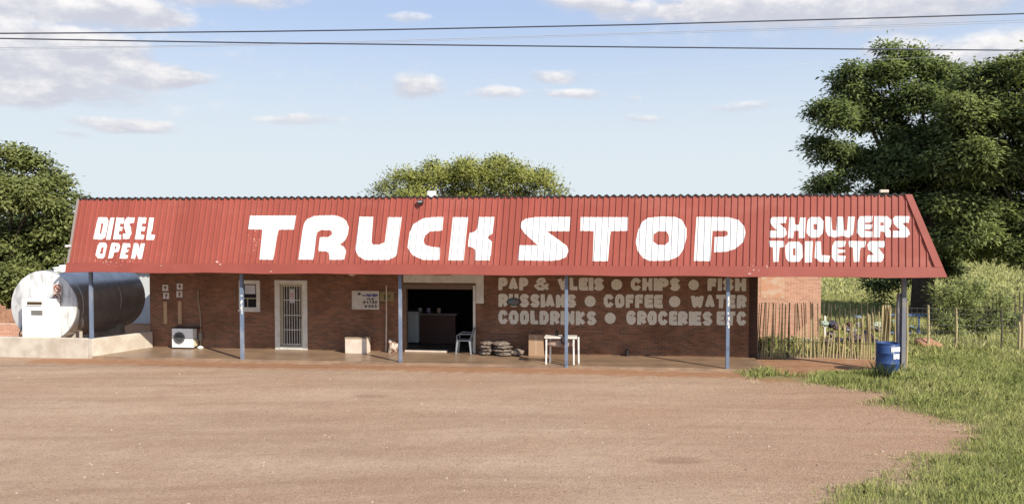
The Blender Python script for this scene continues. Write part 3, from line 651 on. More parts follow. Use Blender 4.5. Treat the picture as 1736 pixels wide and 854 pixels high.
# right-hand extra gum pole and stake leaning on the last post
solo(MB().tube([(-.0, .0, -.2), (.015, .01, .8), (-.01, 0, 1.6), (.01, .02, 2.06)], [.062, .058, .055, .05], 9), 'gum_pole', mat('grey_log', (.26, .24, .24), .85, col2=(.17, .15, .15), nscale=4), 'grey log pole standing against the last veranda post by the blue drum', 'pole', ub_-.115, .2, 0, smooth=True)
solo(MB().tube([(0, 0, -.2), (.02, 0, .9), (.0, 0, 1.92)], [.03, .028, .024], 8), 'wooden_stake', STICK, 'thin pale stake on the right side of the last veranda post', 'stake', ub_+.10, .2, 0, smooth=True)

# ------------------------------------------------------------------ things on the roof and under the eave
u_, z_ = wl(732, 331, .25)
o = thing('floodlight', 'square white floodlight standing above the ridge over TRUCK', 'floodlight', u_, .25, z_-.28)
MB().tube([(0, 0, 0), (0, 0, .22)], .02, 6).build('stem', BLACK, o)
MB().box(-.125, .125, -.04, .03, .16, .40).build('lamp_head', CABW, o, bevel=.015)
s_, t_ = px2fas(714, 343); fp = fas(s_, t_, .035)
o = thing('wall_lamp', 'small black lamp fixed on the red fascia below the ridge', 'lamp', fp[0], fp[1], fp[2])
MB().box(-.08, .08, -.11, 0, -.05, .05).build('housing', BLACK, o, bevel=.01)
MB().box(-.06, .06, -.118, -.111, -.012, .028).build('lens', GREYP, o); MB().box(-.02, .02, -.1, .02, -.09, -.051).build('bracket', BLACK, o)
u_, z_ = wl(1500, 327, .0)
o = thing('ridge_lamp', 'pale lamp lying on the ridge above SHOWERS', 'lamp', u_, .06, ZT+.03)
MB().box(-.11, .11, -.05, .05, 0, .08).build('lamp_head', BOXW, o, bevel=.015); MB().box(-.28, -.112, -.03, .03, -.06, -.01).build('bracket', BLACK, o)
u_, z_ = wl(597, 467, .9)
o = thing('bulkhead_light', 'round pale bulkhead light under the veranda ceiling left of the entrance', 'light', u_, .9, 2.44)
MB().lathe([(.02, -.05), (.09, -.03), (.11, .0)], (0, 0, 0), 16).build('globe', BOXW, o, smooth=True); MB().lathe([(.12, 0.001), (.12, .04), (.06, .05), (.015, .06), (.015, .33)], (0, 0, 0), 16).build('base', GREYP, o)

# ------------------------------------------------------------------ things against the shop wall
def plate(name, label, cat, px0, py0, px1, py1, m, thick=.02, group=None, v=VW):
    a = rect(px0, py0, px1, py1, v); o = thing(name, label, cat, (a[0]+a[1])/2, v-.003, (a[2]+a[3])/2, group)
    w, h = (a[1]-a[0])/2, (a[3]-a[2])/2
    MB().box(-w, w, -thick, 0, -h, h).build('panel', m, o, bevel=.003); return o, w, h, -thick-.003
SPL = mat('safety_plate', (.60, .56, .52), .6); PRINT = mat('brown_print', (.20, .10, .08), .7)
for (x, y, lab, kind) in ((280.5, 487.5, 'white safety plate with arrow, upper plate of the left pair above the outdoor unit', 0), (282, 501, 'white safety plate with extinguisher symbol, lower plate of the left pair', 1),
                          (305, 485.5, 'white safety plate with arrow, upper plate of the right pair nearer the conduit', 0), (304.5, 498.5, 'white safety plate with extinguisher symbol, lower plate of the right pair', 1)):
    o, w_, h_, v_ = plate('safety_sign', lab, 'sign', x-5, y-5.2, x+5, y+5.2, SPL, .012, 'small square safety plates on the brick wall')
    mb = MB()
    if kind == 0: paint(mb, [[[(-.06, .02), (.0, -.06), (.06, .02), (.03, .02), (.03, .06), (-.03, .06), (-.03, .02)]]], frange(-.1, .1, .01), lambda s, t: (s, v_, t))
    else: paint(mb, [[[(-.025, -.065), (.025, -.065), (.03, .03), (.0, .065), (-.03, .03)]], [[(.03, .0), (.045, .0), (.045, .055), (.0, .065), (.0, .05)]]], frange(-.1, .1, .01), lambda s, t: (s, v_, t))
    mb.build('symbol', PRINT, o)
for (x, y0, y1, lab) in ((281, 511, 548, 'narrow tan backing board under the left pair of safety plates'), (305.5, 510, 549, 'narrow tan backing board under the right pair of safety plates')):
    a = rect(x-2.8, y0, x+2.8, y1); o = solo(MB().box((a[0]-a[1])/2, (a[1]-a[0])/2, -.025, 0, 0, a[3]-a[2]), 'backing_board', mat('tan_board', (.45, .30, .18), .75), lab, 'board', (a[0]+a[1])/2, VW-.003, a[2], 'tan backing boards', bevel=.003)
a = rect(290, 557, 328, 590, 1.6)
o = thing('outdoor_unit', 'white air conditioner outdoor unit with round black fan on veranda floor', 'air conditioner', (a[0]+a[1])/2, 1.6, 0)
w_ = (a[1]-a[0])/2-.03; h_ = a[3]
MB().box(-w_, w_, -.0, .27, .04, h_).build('casing', CABW, o, bevel=.012)
MB().lathe([(.185, -.004), (.185, -.012), (.165, -.013), (.02, -.013)], (-.10, .0, h_*.54), 28, 'y').build('fan_opening', BLACK, o)
mb = MB()
for r in (.06, .10, .14, .18): mb.lathe([(r, -.016), (r+.006, -.02), (r+.006, -.024), (r, -.022)], (-.10, 0, h_*.54), 24, 'y')
for k in range(8): a_ = k*math.pi/8; mb.tube([(-.10+.18*math.cos(a_), -.02, h_*.54+.18*math.sin(a_)), (-.10-.18*math.cos(a_), -.02, h_*.54-.18*math.sin(a_))], .004, 4)
mb.build('fan_grille', mat('grille_grey', (.12, .12, .12), .5), o)
MB().box(w_+.002, w_+.05, .05, .25, .08, h_*.45).build('valve_cover', mat('yellowed', (.55, .47, .30), .6), o, bevel=.01)
for s in (-1, 1): MB().box(s*w_*.7-.04, s*w_*.7+.04, -.01, .28, .002, .038).build('foot', BLACK, o)
MB().box(-w_, w_, -.003, -.0005, h_*.50, h_*.53).build('seam', GREYP, o)
MB().box(-w_-.02, w_+.16, .0, .275, h_+.003, h_+.02).build('rain_cover', BLACK, o)
u0, z0 = wl(336.5, 491, VW); u1 = wl(341, 560, VW)[0]
o = thing('conduit_pipe', 'beige conduit pipe bending down the wall right of the outdoor unit', 'pipe', u0, VW-.03, 0)
MB().tube([(0, 0, z0), (.01, -.01, z0-.35), (.07, -.02, z0-.7), (.09, -.02, .55), (.08, -.02, .1)], .016, 8).build('pipe', mat('beige_pvc', (.34, .28, .20), .6), o, smooth=True)
MB().box(.03, .14, -.07, .02, .22, .50).build('insulation_wrap', mat('grey_wrap', (.26, .22, .18), .9), o, bevel=.03); MB().lathe([(.09, .002), (.10, .03), (.05, .07), (.02, .08)], (.09, -.06, 0), 12).build('drip_cup', WHITE, o)
# ice-water-wood board
o, w_, h_, v_ = plate('notice_board', 'white board lettered ICE WATER WOOD with blue header on brick wall', 'sign', 597, 493, 643, 524, mat('board_white', (.58, .53, .46), .6, col2=(.50, .45, .39), nscale=5), .025)
INK = mat('dark_ink', (.07, .065, .065), .7); INKB = mat('blue_ink', (.05, .055, .22), .7)
mb = MB()
for t, x0, x1, z0, z1 in (('ICE', .10, .60, .02, .16), ('WATER', -.18, .86, -.36, -.16), ('WOOD', -.08, .84, -.80, -.58)):
    paint(mb, word(t, x0*w_, x1*w_, z0*h_, z1*h_+.03, .028, .35), frange(-w_, w_, .008), lambda s, t_: (s, v_, t_))
mb.build('lettering', INK, o)
mb = MB(); rs = random.Random(5); x = -.22*w_
while x < .9*w_:
    q = rs.uniform(.02, .05); mb.box(x, x+q, v_-.002, v_+.001, .40*h_+rs.uniform(-.01, .02), .72*h_-rs.uniform(0, .05)); x += q+.008
mb.build('header_lettering', INKB, o)
mb = MB(); paint(mb, [[disc(-.45*w_, .68*h_, .045, 14)], [[(-.64*w_, .58*h_), (-.28*w_, .58*h_), (-.3*w_, .66*h_), (-.6*w_, .66*h_)]]], frange(-w_, w_, .008), lambda s, t_: (s, v_, t_)); mb.build('emblem', INK, o)
MB().box(-w_, w_*.1, v_+.0005, v_+.003, .095*h_, .115*h_).build('crease', GREYP, o)
o, w_, h_, v_ = plate('notice_board', 'faded olive yellow board beside the ICE WATER WOOD board', 'sign', 644.5, 494, 668, 510.5, mat('olive_board', (.22, .17, .07), .7, col2=(.28, .22, .11), nscale=5), .02)
for q in ((-.09, -.035, -.1, .06), (.05, .10, -.06, .05)): MB().box(q[0], q[1], v_-.002, v_+.001, q[2], q[3]).build('faded_print', mat('olive_print', (.10, .085, .03), .7), o)
u_, z_ = wl(655, 597, 1.78)
solo(MB().tube([(0, 0, 0), (.01, .02, 1.2), (.0, .06, 2.05)], [.022, .02, .018], 8), 'leaning_pipe', BOXW, 'thin pale pipe standing against the wall left of the entrance', 'pipe', u_, 1.76, .003, smooth=True)
# sack
o = thing('paper_sack', 'crumpled white and brown sack slumped left of the entrance', 'sack', wl(666, 596, 1.6)[0], 1.62, 0)
mb = MB().blob((0, 0, .17), (.15, .12, .21), .5, 2.2, 3, 3); mb.build('sack_body', mat('sack', (.55, .46, .38), .8, col2=(.25, .14, .09), nscale=7, nsharp=(.45, .55), bump=.5), o, smooth=True)
MB().blob((-.08, -.03, .33), (.05, .04, .09), .5, 3, 5, 2).build('sack_neck', mat('sack_white', (.65, .6, .55), .8), o, smooth=True)
# pale crate near the door
a = rect(585, 574, 621, 598, 1.3)
o = thing('low_cupboard', 'low cream wooden box on the veranda floor under the notice board', 'box', (a[0]+a[1])/2, 1.3, 0)
w_ = (a[1]-a[0])/2; h_ = a[3]
MB().box(-w_, w_, 0, .42, .002, h_).build('box_body', BOXW, o, bevel=.008); MB().box(-w_-.012, w_+.012, -.015, .43, h_+.001, h_+.028).build('lid', mat('box_lid', (.36, .27, .19), .8), o, bevel=.006)
# chair
CH = mat('chair_plastic', (.26, .28, .30), .45)
u_, z_ = wl(788, 597, 1.75)
o = thing('plastic_chair', 'grey plastic chair facing left in the shop entrance', 'chair', u_, 1.72, 0)
for sx_ in (-1, 1):
    for sy_ in (-1, 1): MB().hexa([(sx_*.23-.02, sy_*.2-.02, .003), (sx_*.23+.02, sy_*.2-.02, .003), (sx_*.23+.02, sy_*.2+.02, .003), (sx_*.23-.02, sy_*.2+.02, .003)], [(sx_*.19-.03, sy_*.19-.025, .40), (sx_*.19+.03, sy_*.19-.025, .40), (sx_*.19+.03, sy_*.19+.025, .40), (sx_*.19-.03, sy_*.19+.025, .40)]).build('leg', CH, o, bevel=.005)
MB().box(-.23, .22, -.22, .22, .402, .435).build('seat', CH, o, bevel=.012)
MB().hexa([(.18, -.2, .436), (.215, -.2, .436), (.215, .2, .436), (.18, .2, .436)], [(.30, -.17, .80), (.325, -.17, .80), (.325, .17, .80), (.30, .17, .80)]).build('backrest', CH, o, bevel=.01)
for sy_ in (-1, 1): MB().tube([(-.19, sy_*.23, .40), (-.2, sy_*.24, .58), (-.1, sy_*.24, .62), (.24, sy_*.22, .62)], .018, 6).build('armrest', CH, o)
# freezer and counter inside
a = rect(692, 541, 706, 581, 3.4)
o = thing('chest_freezer', 'grey upright freezer in the dark shop interior left side', 'freezer', (a[0]+a[1])/2-.1, 3.4, .005)
MB().box(-.3, .3, 0, .6, .05, 1.02).build('cabinet', mat('freezer_grey', (.45, .48, .48), .4), o, bevel=.02); MB().box(-.31, .31, -.03, .6, 1.022, 1.08).build('lid', mat('freezer_lid', (.5, .5, .5), .4), o, bevel=.01); MB().box(-.28, .28, .02, .55, 0, .048).build('plinth', BLACK, o)
o = thing('shop_counter', 'brown counter in the dark shop interior beside the freezer', 'counter', wl(722, 575, 3.6)[0]+.1, 3.6, .005)
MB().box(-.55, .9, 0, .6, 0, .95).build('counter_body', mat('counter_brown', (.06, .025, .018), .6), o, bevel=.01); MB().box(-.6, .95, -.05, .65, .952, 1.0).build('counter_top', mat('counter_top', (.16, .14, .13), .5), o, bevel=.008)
for k, (dx, c_) in enumerate(((-.35, (.5, .5, .45)), (-.05, (.3, .25, .4)), (.3, (.45, .3, .25)))):
    lab = ('pale tin on the shop counter nearest the freezer', 'purple tin in the middle of the shop counter', 'reddish tin on the right of the shop counter')[k]
    uu = wl(722, 575, 3.6)[0]+.1+dx; solo(MB().lathe([(.06, 0), (.065, .01), (.065, .15), (.06, .16)], (0, 0, 0), 12), 'tin', mat('tin%d' % k, c_, .5), lab, 'tin', uu, 3.8, 1.006)
# firewood bags
BG = 'mesh bags of firewood stacked by the entrance'
def fbag(x, v, z, r, seed, lab, rot=0):
    mb = MB().blob((0, 0, r[2]), r, .35, 2.2, seed, 3)
    return solo(mb, 'firewood_bag', BAG, lab, 'firewood bag', x, v, z, BG, rot, smooth=True)
for k in range(4): fbag(wl(825, 598, 1.5)[0]+(-.02, .03, -.03, .02)[k], 1.55, .001+k*.098, (.20, .24, .062), k+1, 'firewood bag in the left stack beside the chair, %s' % ('bottom one', 'second from bottom', 'third from bottom', 'topmost')[k])
for k in range(4): fbag(wl(852, 599, 1.45)[0]+(.03, -.02, .02, -.05)[k], 1.5, .001+k*.098, (.29, .26, .064), k+11, 'wide firewood bag in the right stack, %s' % ('bottom one', 'second from bottom', 'third from bottom', 'topmost')[k])
fbag(wl(876, 599, 1.45)[0], 1.5, .001, (.21, .22, .10), 21, 'single low firewood bag lying at the right of the stacks')
# carton
a = rect(896, 568, 921, 600, 1.45)
o = thing('cardboard_carton', 'tall brown cardboard carton between the firewood bags and white table', 'carton', (a[0]+a[1])/2, 1.45, 0)
w_ = (a[1]-a[0])/2; MB().box(-w_, w_, 0, .36, .002, a[3]).build('carton_body', CARD, o, bevel=.006)
MB().box(-.03, .03, -.002, .001, .06, a[3]-.01).build('tape', mat('tape', (.46, .33, .22), .4), o); mb = MB(); mb.hexa([(-w_, .0, a[3]+.001), (w_, .0, a[3]+.001), (w_, .17, a[3]+.001), (-w_, .17, a[3]+.001)], [(-w_, -.01, a[3]+.02), (w_, -.01, a[3]+.012), (w_, .17, a[3]+.006), (-w_, .17, a[3]+.006)]); mb.build('flap', CARD, o)
# white table
ul, zt = wl(926, 568, .12); ur = wl(973, 568, .12)[0]
o = thing('metal_table', 'white metal table with thin legs behind the fourth veranda post', 'table', (ul+ur)/2, .1, 0)
w_ = (ur-ul)/2; hT = .745
for x, y in ((-w_, .0), (w_, 0), (-w_+.1, .27), (w_+.13, .27)): MB().hexa([(x-.022, y-.022, .002), (x+.022, y-.022, .002), (x+.022, y+.022, .002), (x-.022, y+.022, .002)], [(x*.98-.024, y-.024, hT), (x*.98+.024, y-.024, hT), (x*.98+.024, y+.024, hT), (x*.98-.024, y+.024, hT)]).build('leg', WHITE, o, bevel=.004)
mb = MB(); wall(mb, -w_-.04, w_+.08, hT+.001, hT+.045, -.04, .32, []); mb.build('tabletop', mat('table_top', (.55, .50, .44), .6), o, bevel=.006)
MB().box(-w_-.045, w_+.085, -.05, -.042, hT-.012, hT+.046).build('front_rail', FRAMEW, o)
uT = (ul+ur)/2
mb = MB().blob((0, 0, -.02), (.10, .06, .13), .5, 2.5, 8, 3); solo(mb, 'hanging_cloth', mat('dark_cloth', (.05, .035, .035), .9), 'dark cloth hanging over the front edge of the white table', 'cloth', uT+.12, .03, hT-.02, smooth=True)
mb = MB().blob((0, 0, -.08), (.36, .05, .10), .4, 2.0, 9, 3); solo(mb, 'draped_sacking', mat('sacking', (.30, .2, .15), .9, col2=(.42, .32, .26), nscale=5), 'brown sacking hanging under the white table top', 'cloth', uT-.02, .2, hT-.09, smooth=True)
mb = MB().lathe([(.04, 0), (.05, .01), (.05, .1), (.02, .14), (.02, .18)], (0, 0, 0), 12); solo(mb, 'bottle', BLACK, 'small dark bottle standing on the white table', 'bottle', uT-.1, .22, hT+.047)
# oval plaque over the U
u_, z_ = wl(871, 511.5, VW); o = thing('oval_plaque', 'small oval teal plaque hung over the U of RUSSIANS', 'plaque', u_, VW-.02, z_)
def oval(a, b, y0, y1): return [[(a*math.cos(t)*k_, y, b*math.sin(t)*k_) for t in [2*math.pi*i/24 for i in range(24)]] for k_, y in ((1, y1), (1, y0))]
def ovalmesh(a, b, y0, y1):
    mb = MB(); r0, r1 = [[mb.vert(p) for p in r] for r in oval(a, b, y0, y1)]
    for k in range(24): mb.face([r0[k], r0[(k+1) % 24], r1[(k+1) % 24], r1[k]])
    mb.face(r0); mb.face(r1[::-1]); return mb
ovalmesh(.205, .125, -.02, 0).build('rim', mat('plaque_dark', (.05, .05, .045), .6), o); ovalmesh(.165, .085, -.026, -.0202).build('face', mat('plaque_teal', (.06, .19, .18), .5, col2=(.20, .12, .13), nscale=9), o)
u_, z_ = wl(1063, 597, 1.8); o = thing('tap_stub', 'short dark standpipe stub at the foot of the menu wall', 'pipe', u_, 1.78, 0)
MB().tube([(0, 0, 0), (0, 0, .2)], .05, 8).build('stub', BLACK, o); MB().tube([(0, 0, .16), (0, -.08, .18), (0, -.1, .13)], .02, 6).build('spout', BLACK, o)

# ------------------------------------------------------------------ tank yard at the left
bw = thing('bund_wall', 'low whitewashed concrete wall around the diesel tank', 'wall', 0, 0, 0)
mb = MB()
mb.hexa([(-9, -.06, -.2), (-.10, -.06, -.2), (-.10, .12, -.2), (-9, .12, -.2)], [(-9, -.05, .535), (-.10, -.05, .525), (-.10, .12, .525), (-9, .12, .535)]); mb.build('front_section', BUND, bw, bevel=.02)
mb = MB(); mb.hexa([(-.095, -.055, -.2), (.06, -.055, -.2), (.80, 1.85, -.2), (.63, 1.85, -.2)], [(-.095, -.055, .52), (.05, -.055, .52), (.80, 1.85, .50), (.63, 1.85, .50)]); mb.build('return_section', BUND, bw, bevel=.015)
MB().box(-9, -8.85, .125, 6, -.2, .53).build('side_section', BUND, bw)
VT = .60; uc, zc = wl(74, 519, VT); rT = .5*(wl(130, 519, VT)[0]-wl(18, 519, VT)[0]); LT = 3.6
tk = thing('diesel_tank', 'large horizontal cylindrical diesel tank with white end on the left', 'tank', uc, VT, 0)
MB().lathe([(rT-.03, .0), (rT, .03), (rT, LT-.03), (rT-.03, LT), (rT*.6, LT+.12), (.05, LT+.16)], (0, .006, zc), 72, 'y').build('shell', STEEL, tk, smooth=True)
MB().lathe([(rT-.012, -.006), (rT-.03, -.014), (.05, -.03)], (0, .01, zc), 72, 'y').build('end_plate', TANKW, tk, smooth=True)
for y in (.30, 2.2):
    mb = MB(); mb.lathe([(rT+.001, y), (rT+.007, y+.004), (rT+.007, y+.05), (rT+.001, y+.054)], (0, 0, zc), 72, 'y')
    mb.build('weld_band', STEEL, tk, smooth=True)
for y in (.5, 2.7): MB().box(-.7, .7, y, y+.3, -.1, zc-rT*.75).build('saddle', BUND, tk)
MB().lathe([(.1, zc+rT-.03), (.1, zc+rT+.05), (.13, zc+rT+.052), (.13, zc+rT+.09), (.03, zc+rT+.1)], (.25, .3, 0), 16).build('filler_cap', WHITE, tk)
MB().tube([(.42, .4, zc+rT-.15), (.42, .4, zc+rT+.42)], .014, 6).build('breather_pipe', mat('pale_pipe', (.55, .5, .38), .6), tk)
SGR = mat('sign_red', (.30, .07, .04), .6)
for k, (px, py) in enumerate(((98, 489), (97.5, 504))):
    uu, zz = wl(px, py, VT-.03); lab = ('round prohibition sign on the tank end, upper one', 'round prohibition sign on the tank end, lower one')[k]
    o = thing('prohibition_sign', lab, 'sign', uu, VT-.036, zz, 'round prohibition signs on the tank')
    MB().box(-.14, .14, -.006, 0, -.14, .14).build('plate', mat('sign_plate', (.50, .45, .38), .6), o)
    mb = MB(); paint(mb, [[disc(0, 0, .125, 24), disc(0, 0, .092, 24)]], frange(-.13, .13, .01), lambda s, t: (s, -.009, t)); paint(mb, [[[(-.09, .06), (-.06, .09), (.09, -.06), (.06, -.09)]]], frange(-.1, .1, .01), lambda s, t: (s, -.0095, t)); mb.build('ring', SGR, o)
    mb = MB(); paint(mb, [[[(-.05, -.02), (.05, -.02), (.05, .015), (-.05, .015)]] if k == 0 else [[(-.02, -.06), (.02, -.06), (.03, .05), (-.03, .05)]]], frange(-.1, .1, .01), lambda s, t: (s, -.0078, t)); mb.build('symbol', PRINT, o)
VP = .18; a = rect(38, 507, 88, 580, VP)
pm = thing('fuel_pump', 'white cabinet fuel pump with dark display standing before the tank', 'fuel pump', (a[0]+a[1])/2, VP, 0)
w_ = (a[1]-a[0])/2; h_ = a[3]
MB().box(-w_, w_, 0, .36, -.05, h_).build('cabinet', CABW, pm, bevel=.012)
def fr(px0, py0, px1, py1): b = rect(px0, py0, px1, py1, VP); c0 = (a[0]+a[1])/2; return b[0]-c0, b[1]-c0, b[2], b[3]
q = fr(46, 511.5, 71, 516); MB().box(q[0], q[1], -.006, -.001, q[2], q[3]).build('display', mat('display', (.07, .045, .02), .3), pm)
q = fr(53, 526, 72, 534); MB().box(q[0], q[1], -.006, -.001, q[2], q[3]).build('meter_window', mat('meter', (.17, .17, .16), .3), pm)
q = fr(44, 517.5, 70, 519); MB().box(q[0], q[1], -.004, -.001, q[2], q[3]).build('trim_strip', GREYP, pm)
mb = MB(); mb.box(-w_-.09, -w_-.002, .08, .25, .75, 1.15); mb.build('nozzle_holster', mat('blue_grey', (.16, .19, .28), .6), pm, bevel=.02)
MB().tube([(-w_-.05, .1, .9), (-w_-.13, .05, .6), (-w_-.1, .05, .2), (-w_-.04, .1, .35), (-w_-.03, .14, .9)], .018, 8).build('hose', BLACK, pm, smooth=True)
# small shed behind the tank
a = rect(205, 463, 256, 560, 7.0)
sh = thing('tin_roof_shed', 'small white shed with pale corrugated roof and blue door behind the tank', 'shed', a[0]-1.2, 8.2, -.06)
mb = MB(); wall(mb, -1.5, 3.2, 0, 2.15, 0, .12, [(1.9, 2.55, 0, 1.9)]); mb.build('wall', mat('shed_wall', (.55, .58, .58), .8), sh)
MB().box(-1.5, -1.38, .122, 2.5, 0, 2.15).build('wall', mat('shed_wall', (.5, .5, .5)), sh); MB().box(3.08, 3.2, .122, 2.5, 0, 2.15).build('wall', mat('shed_wall', (.5, .5, .5)), sh)
MB().box(1.91, 2.54, .03, .09, .0, 1.89).build('door', mat('shed_blue', (.08, .13, .28), .6), sh)
mb = MB(); pts = frange(-1.7, 3.4, .05)
for x0, x1 in zip(pts, pts[1:]):
    h0, h1 = .03*math.cos(x0*31.4), .03*math.cos(x1*31.4)
    mb.quad((x0, -.25, 2.2+h0), (x1, -.25, 2.2+h1), (x1, 2.6, 2.65+h1), (x0, 2.6, 2.65+h0)); mb.quad((x0, -.25, 2.18+h0), (x0, 2.6, 2.63+h0), (x1, 2.6, 2.63+h1), (x1, -.25, 2.18+h1))
mb.build('roof', GALV, sh)
# fence and low brick wall at the far left
a = wl(0, 523, 3.2); b_ = wl(0, 549, 3.2); c_ = wl(0, 569, 3.2)
solo(MB().box(-8, 1.6, 0, .2, -.2, c_[1]+.42), 'low_brick_wall', BRICK_PALE, 'low pale brick wall under the plank fence at far left', 'wall', a[0], 3.2, 0)
MBx = MB(); MBx.box(-8, 1.65, -.05, .25, c_[1]-.05, c_[1]+.0); 
pf = thing('plank_fence', 'brown upright plank fence beyond the tank at far left', 'fence', a[0], 3.5, 0)
rs = random.Random(8); x = -7.5
while x < 1.5:
    wq = rs.uniform(.16, .24); h0 = a[1]+rs.uniform(-.08, .12); MB().box(x, x+wq-.015, 0, .03, c_[1], h0).build('plank', mat('plank', (.42, .23, .14), .85, col2=(.30, .16, .10), nscale=5), pf); x += wq
mb = MB(); mb.box(-7.6, 1.5, .032, .08, .9, .98); mb.build('rail', WOOD, pf)

# ------------------------------------------------------------------ outbuilding and fences at the right
VO = 5.75
ob = thing('outbuilding', 'pale brick outbuilding in sun behind the stick fence', 'building', 0, 0, 0)
x1 = wl(1391, 570, VO)[0]; x0 = UR+.05
mb = MB(); wall(mb, x0, x1, -.15, 2.75, VO, VO+.2, []); mb.build('front_wall', BRICK_PALE, ob)
MB().box(x0, x1, 9.3, 9.5, -.15, 2.75).build('back_wall', BRICK_PALE, ob)
MB().box(x1-.2, x1, VO+.202, 9.298, -.15, 2.75).build('side_wall', BRICK_PALE, ob)
MB().box(wl(1336, 577, VO)[0], x1+.03, VO-.05, VO-.003, -.02, .09).build('white_footing', WHITE, ob, bevel=.005)
mb = MB(); mb.hexa([(x0, VO-.15, 2.752), (x1+.15, VO-.15, 2.752), (x1+.15, 9.7, 2.752), (x0, 9.7, 2.752)], [(x0, VO-.15, 2.80), (x1+.15, VO-.15, 2.80), (x1+.15, 9.7, 3.0), (x0, 9.7, 3.0)]); mb.build('roof', GALV, ob)
MB().box(wl(1290, 480, VO)[0], wl(1330, 480, VO)[0], VO-.006, VO-.002, wl(1300, 505, VO)[1], 2.5).build('cement_patch', mat('cement_patch', (.58, .42, .31), .95, col2=(.56, .30, .19), nscale=6, nsharp=(.4, .6)), ob)
# white box/meter post at the outbuilding corner
uu = x1+.05; mbq = MB().box(-.03, .03, -.03, .03, -.1, .86)
o = thing('white_marker_post', 'short white post with crossbar at the outbuilding corner', 'post', uu+.06, VO-.1, 0)
mbq.build('post', WHITE, o); MB().box(-.07, .07, -.04, -.032, .50, .60).build('crossbar', WHITE, o)
sf = thing('stick_fence', 'fence of thin upright pale sticks from shop corner to last post', 'fence', 0, 0, 0)
rs = random.Random(21)
def stick(parent, u, v, h, m, lean=0., r=.02, bent=.02):
    q = rs.uniform(-bent, bent); n = MB().tube([(u, v, -.12), (u+lean*.4+q, v+rs.uniform(-.015, .015), h*.45), (u+lean, v+rs.uniform(-.02, .02), h)], [r*1.1, r, r*.8], 7)
    return n.build('stick', m, parent, smooth=True)
def vf(u): return 2.15+.0*(u)
tops = {1300: 514, 1330: 513, 1390: 513}
px = 1279.
while px < 1520:
    px += rs.uniform(3.0, 6.4)
    v = 2.15+.25*math.sin((px-1280)/240*math.pi); base = 603
    u0 = wl(px, 600, v)[0]
    if px < 1392:
        top = 513+rs.uniform(-1, 3); m_ = STICKD if rs.random() < .22 else STICK
    elif px < 1440: top = 562-(px-1392)*.25+rs.uniform(-6, 5); m_ = STICK
    elif px < 1490: top = 552-(px-1440)*.55+rs.uniform(-8, 6); m_ = STICK
    else: top = 519+rs.uniform(-3, 4); m_ = STICK
    h = max(.5, wl(px, top, v)[1]); stick(sf, u0, v, h, m_, rs.uniform(-.12, .12) if px > 1392 else (1335-px)/700+rs.uniform(-.05, .05), rs.uniform(.013, .022) if px < 1392 else rs.uniform(.016, .027))
for px in (1494, 1499, 1502.5, 1506): v = 2.3; u0 = wl(px, 600, v)[0]; stick(sf, u0, v, wl(px, 517, v)[1], STICK, .02, .036, .01)
ua_, ub2 = wl(1283, 600, 2.2)[0], wl(1520, 600, 2.2)[0]
mb = MB()
for z in (.42,): mb.tube([(u, 2.15+.25*math.sin((u-ua_)/(ub2-ua_)*math.pi)-.03, z) for u in frange(ua_, ub2, .4)], .005, 4)
mb.build('tie_wire', STICKD, sf)
bf = thing('stick_fence', 'far fence of short dark sticks across the grass field', 'fence', 0, 0, 0)
for k in range(17): u0 = wl(1396+k*7.2+rs.uniform(-2, 2), 540, 9.)[0]; stick(bf, u0, 9.+rs.uniform(-.1, .1), wl(1440, 516+rs.uniform(-3, 8), 9.)[1], STICKD, rs.uniform(-.05, .05), .022)
rf = thing('stick_fence', 'dark stick fence in the dry grass at the right edge beyond the shrub', 'fence', 0, 0, 0)
for k in range(18): px = 1668+k*7.5+rs.uniform(-2, 2); u0 = wl(px, 540, 9.)[0]; stick(rf, u0, 9.+rs.uniform(-.1, .1), wl(px, 498+rs.uniform(-4, 5), 9.)[1], STICKD, rs.uniform(-.05, .05), .024)
wf = thing('wire_fence', 'wire mesh fence on wooden posts to the right of the shop', 'fence', 0, 0, 0)
VFN = 3.9
for i, (px, top, m_, r) in enumerate(((1573, 517, STICK, .038), (1620, 521, STICK, .04), (1697, 527, STICKD, .026), (1733, 532, STICK, .05), (1727, 545, STICK, .04), (1790, 524, STICK, .04))):
    u0 = wl(px, 594, VFN)[0]; mb = MB().tube([(u0, VFN, -.2), (u0+.015, VFN, .7), (u0-.01, VFN, wl(px, top, VFN)[1])], [r, r*.95, r*.85], 9); mb.build('fence_post', m_, wf, smooth=True)
u0, u1 = wl(1535, 590, VFN)[0], wl(1790, 590, VFN)[0]
mb = MB()
for z in (.15, .4, .62, .82, 1.0, 1.17, 1.33): mb.tube([(u0, VFN-.04, z), ((u0+u1)/2, VFN-.04, z-.02), (u1, VFN-.04, z)], .0045, 4, False)
for u in frange(u0, u1, .16): mb.tube([(u, VFN-.045, .1), (u, VFN-.045, 1.33)], .003, 3, False)
mb.build('wire_mesh', mat('fence_wire', (.16, .15, .14), .5, .4), wf)
gt = thing('pipe_gate', 'blue tubular gate behind the wire fence near the tree trunk', 'gate', wl(1533, 560, 7.)[0], 7., 0)
GB = mat('gate_blue', (.06, .13, .38), .5); gw = wl(1602, 560, 7.)[0]-wl(1533, 560, 7.)[0]
zt = wl(1560, 534, 7.)[1]; zl = wl(1560, 566, 7.)[1]
mb = MB(); mb.tube([(-.6, 0, zt), (gw, 0, zt)], .028, 8); mb.tube([(-.6, 0, max(zl, .15)), (gw, 0, max(zl, .15))], .028, 8); mb.build('gate_rail', GB, gt)
for x in (gw*.36, gw*.63, gw): MB().tube([(x, 0, -.1), (x, 0, zt+.0)], .026, 8).build('gate_upright', GB, gt)
MB().tube([(-.4, .04, zt-.2), (gw*.36, .04, .3)], .02, 6).build('gate_brace', mat('teal_brace', (.12, .3, .36), .5), gt)
u0, v0 = fl(1570, 592, 0)
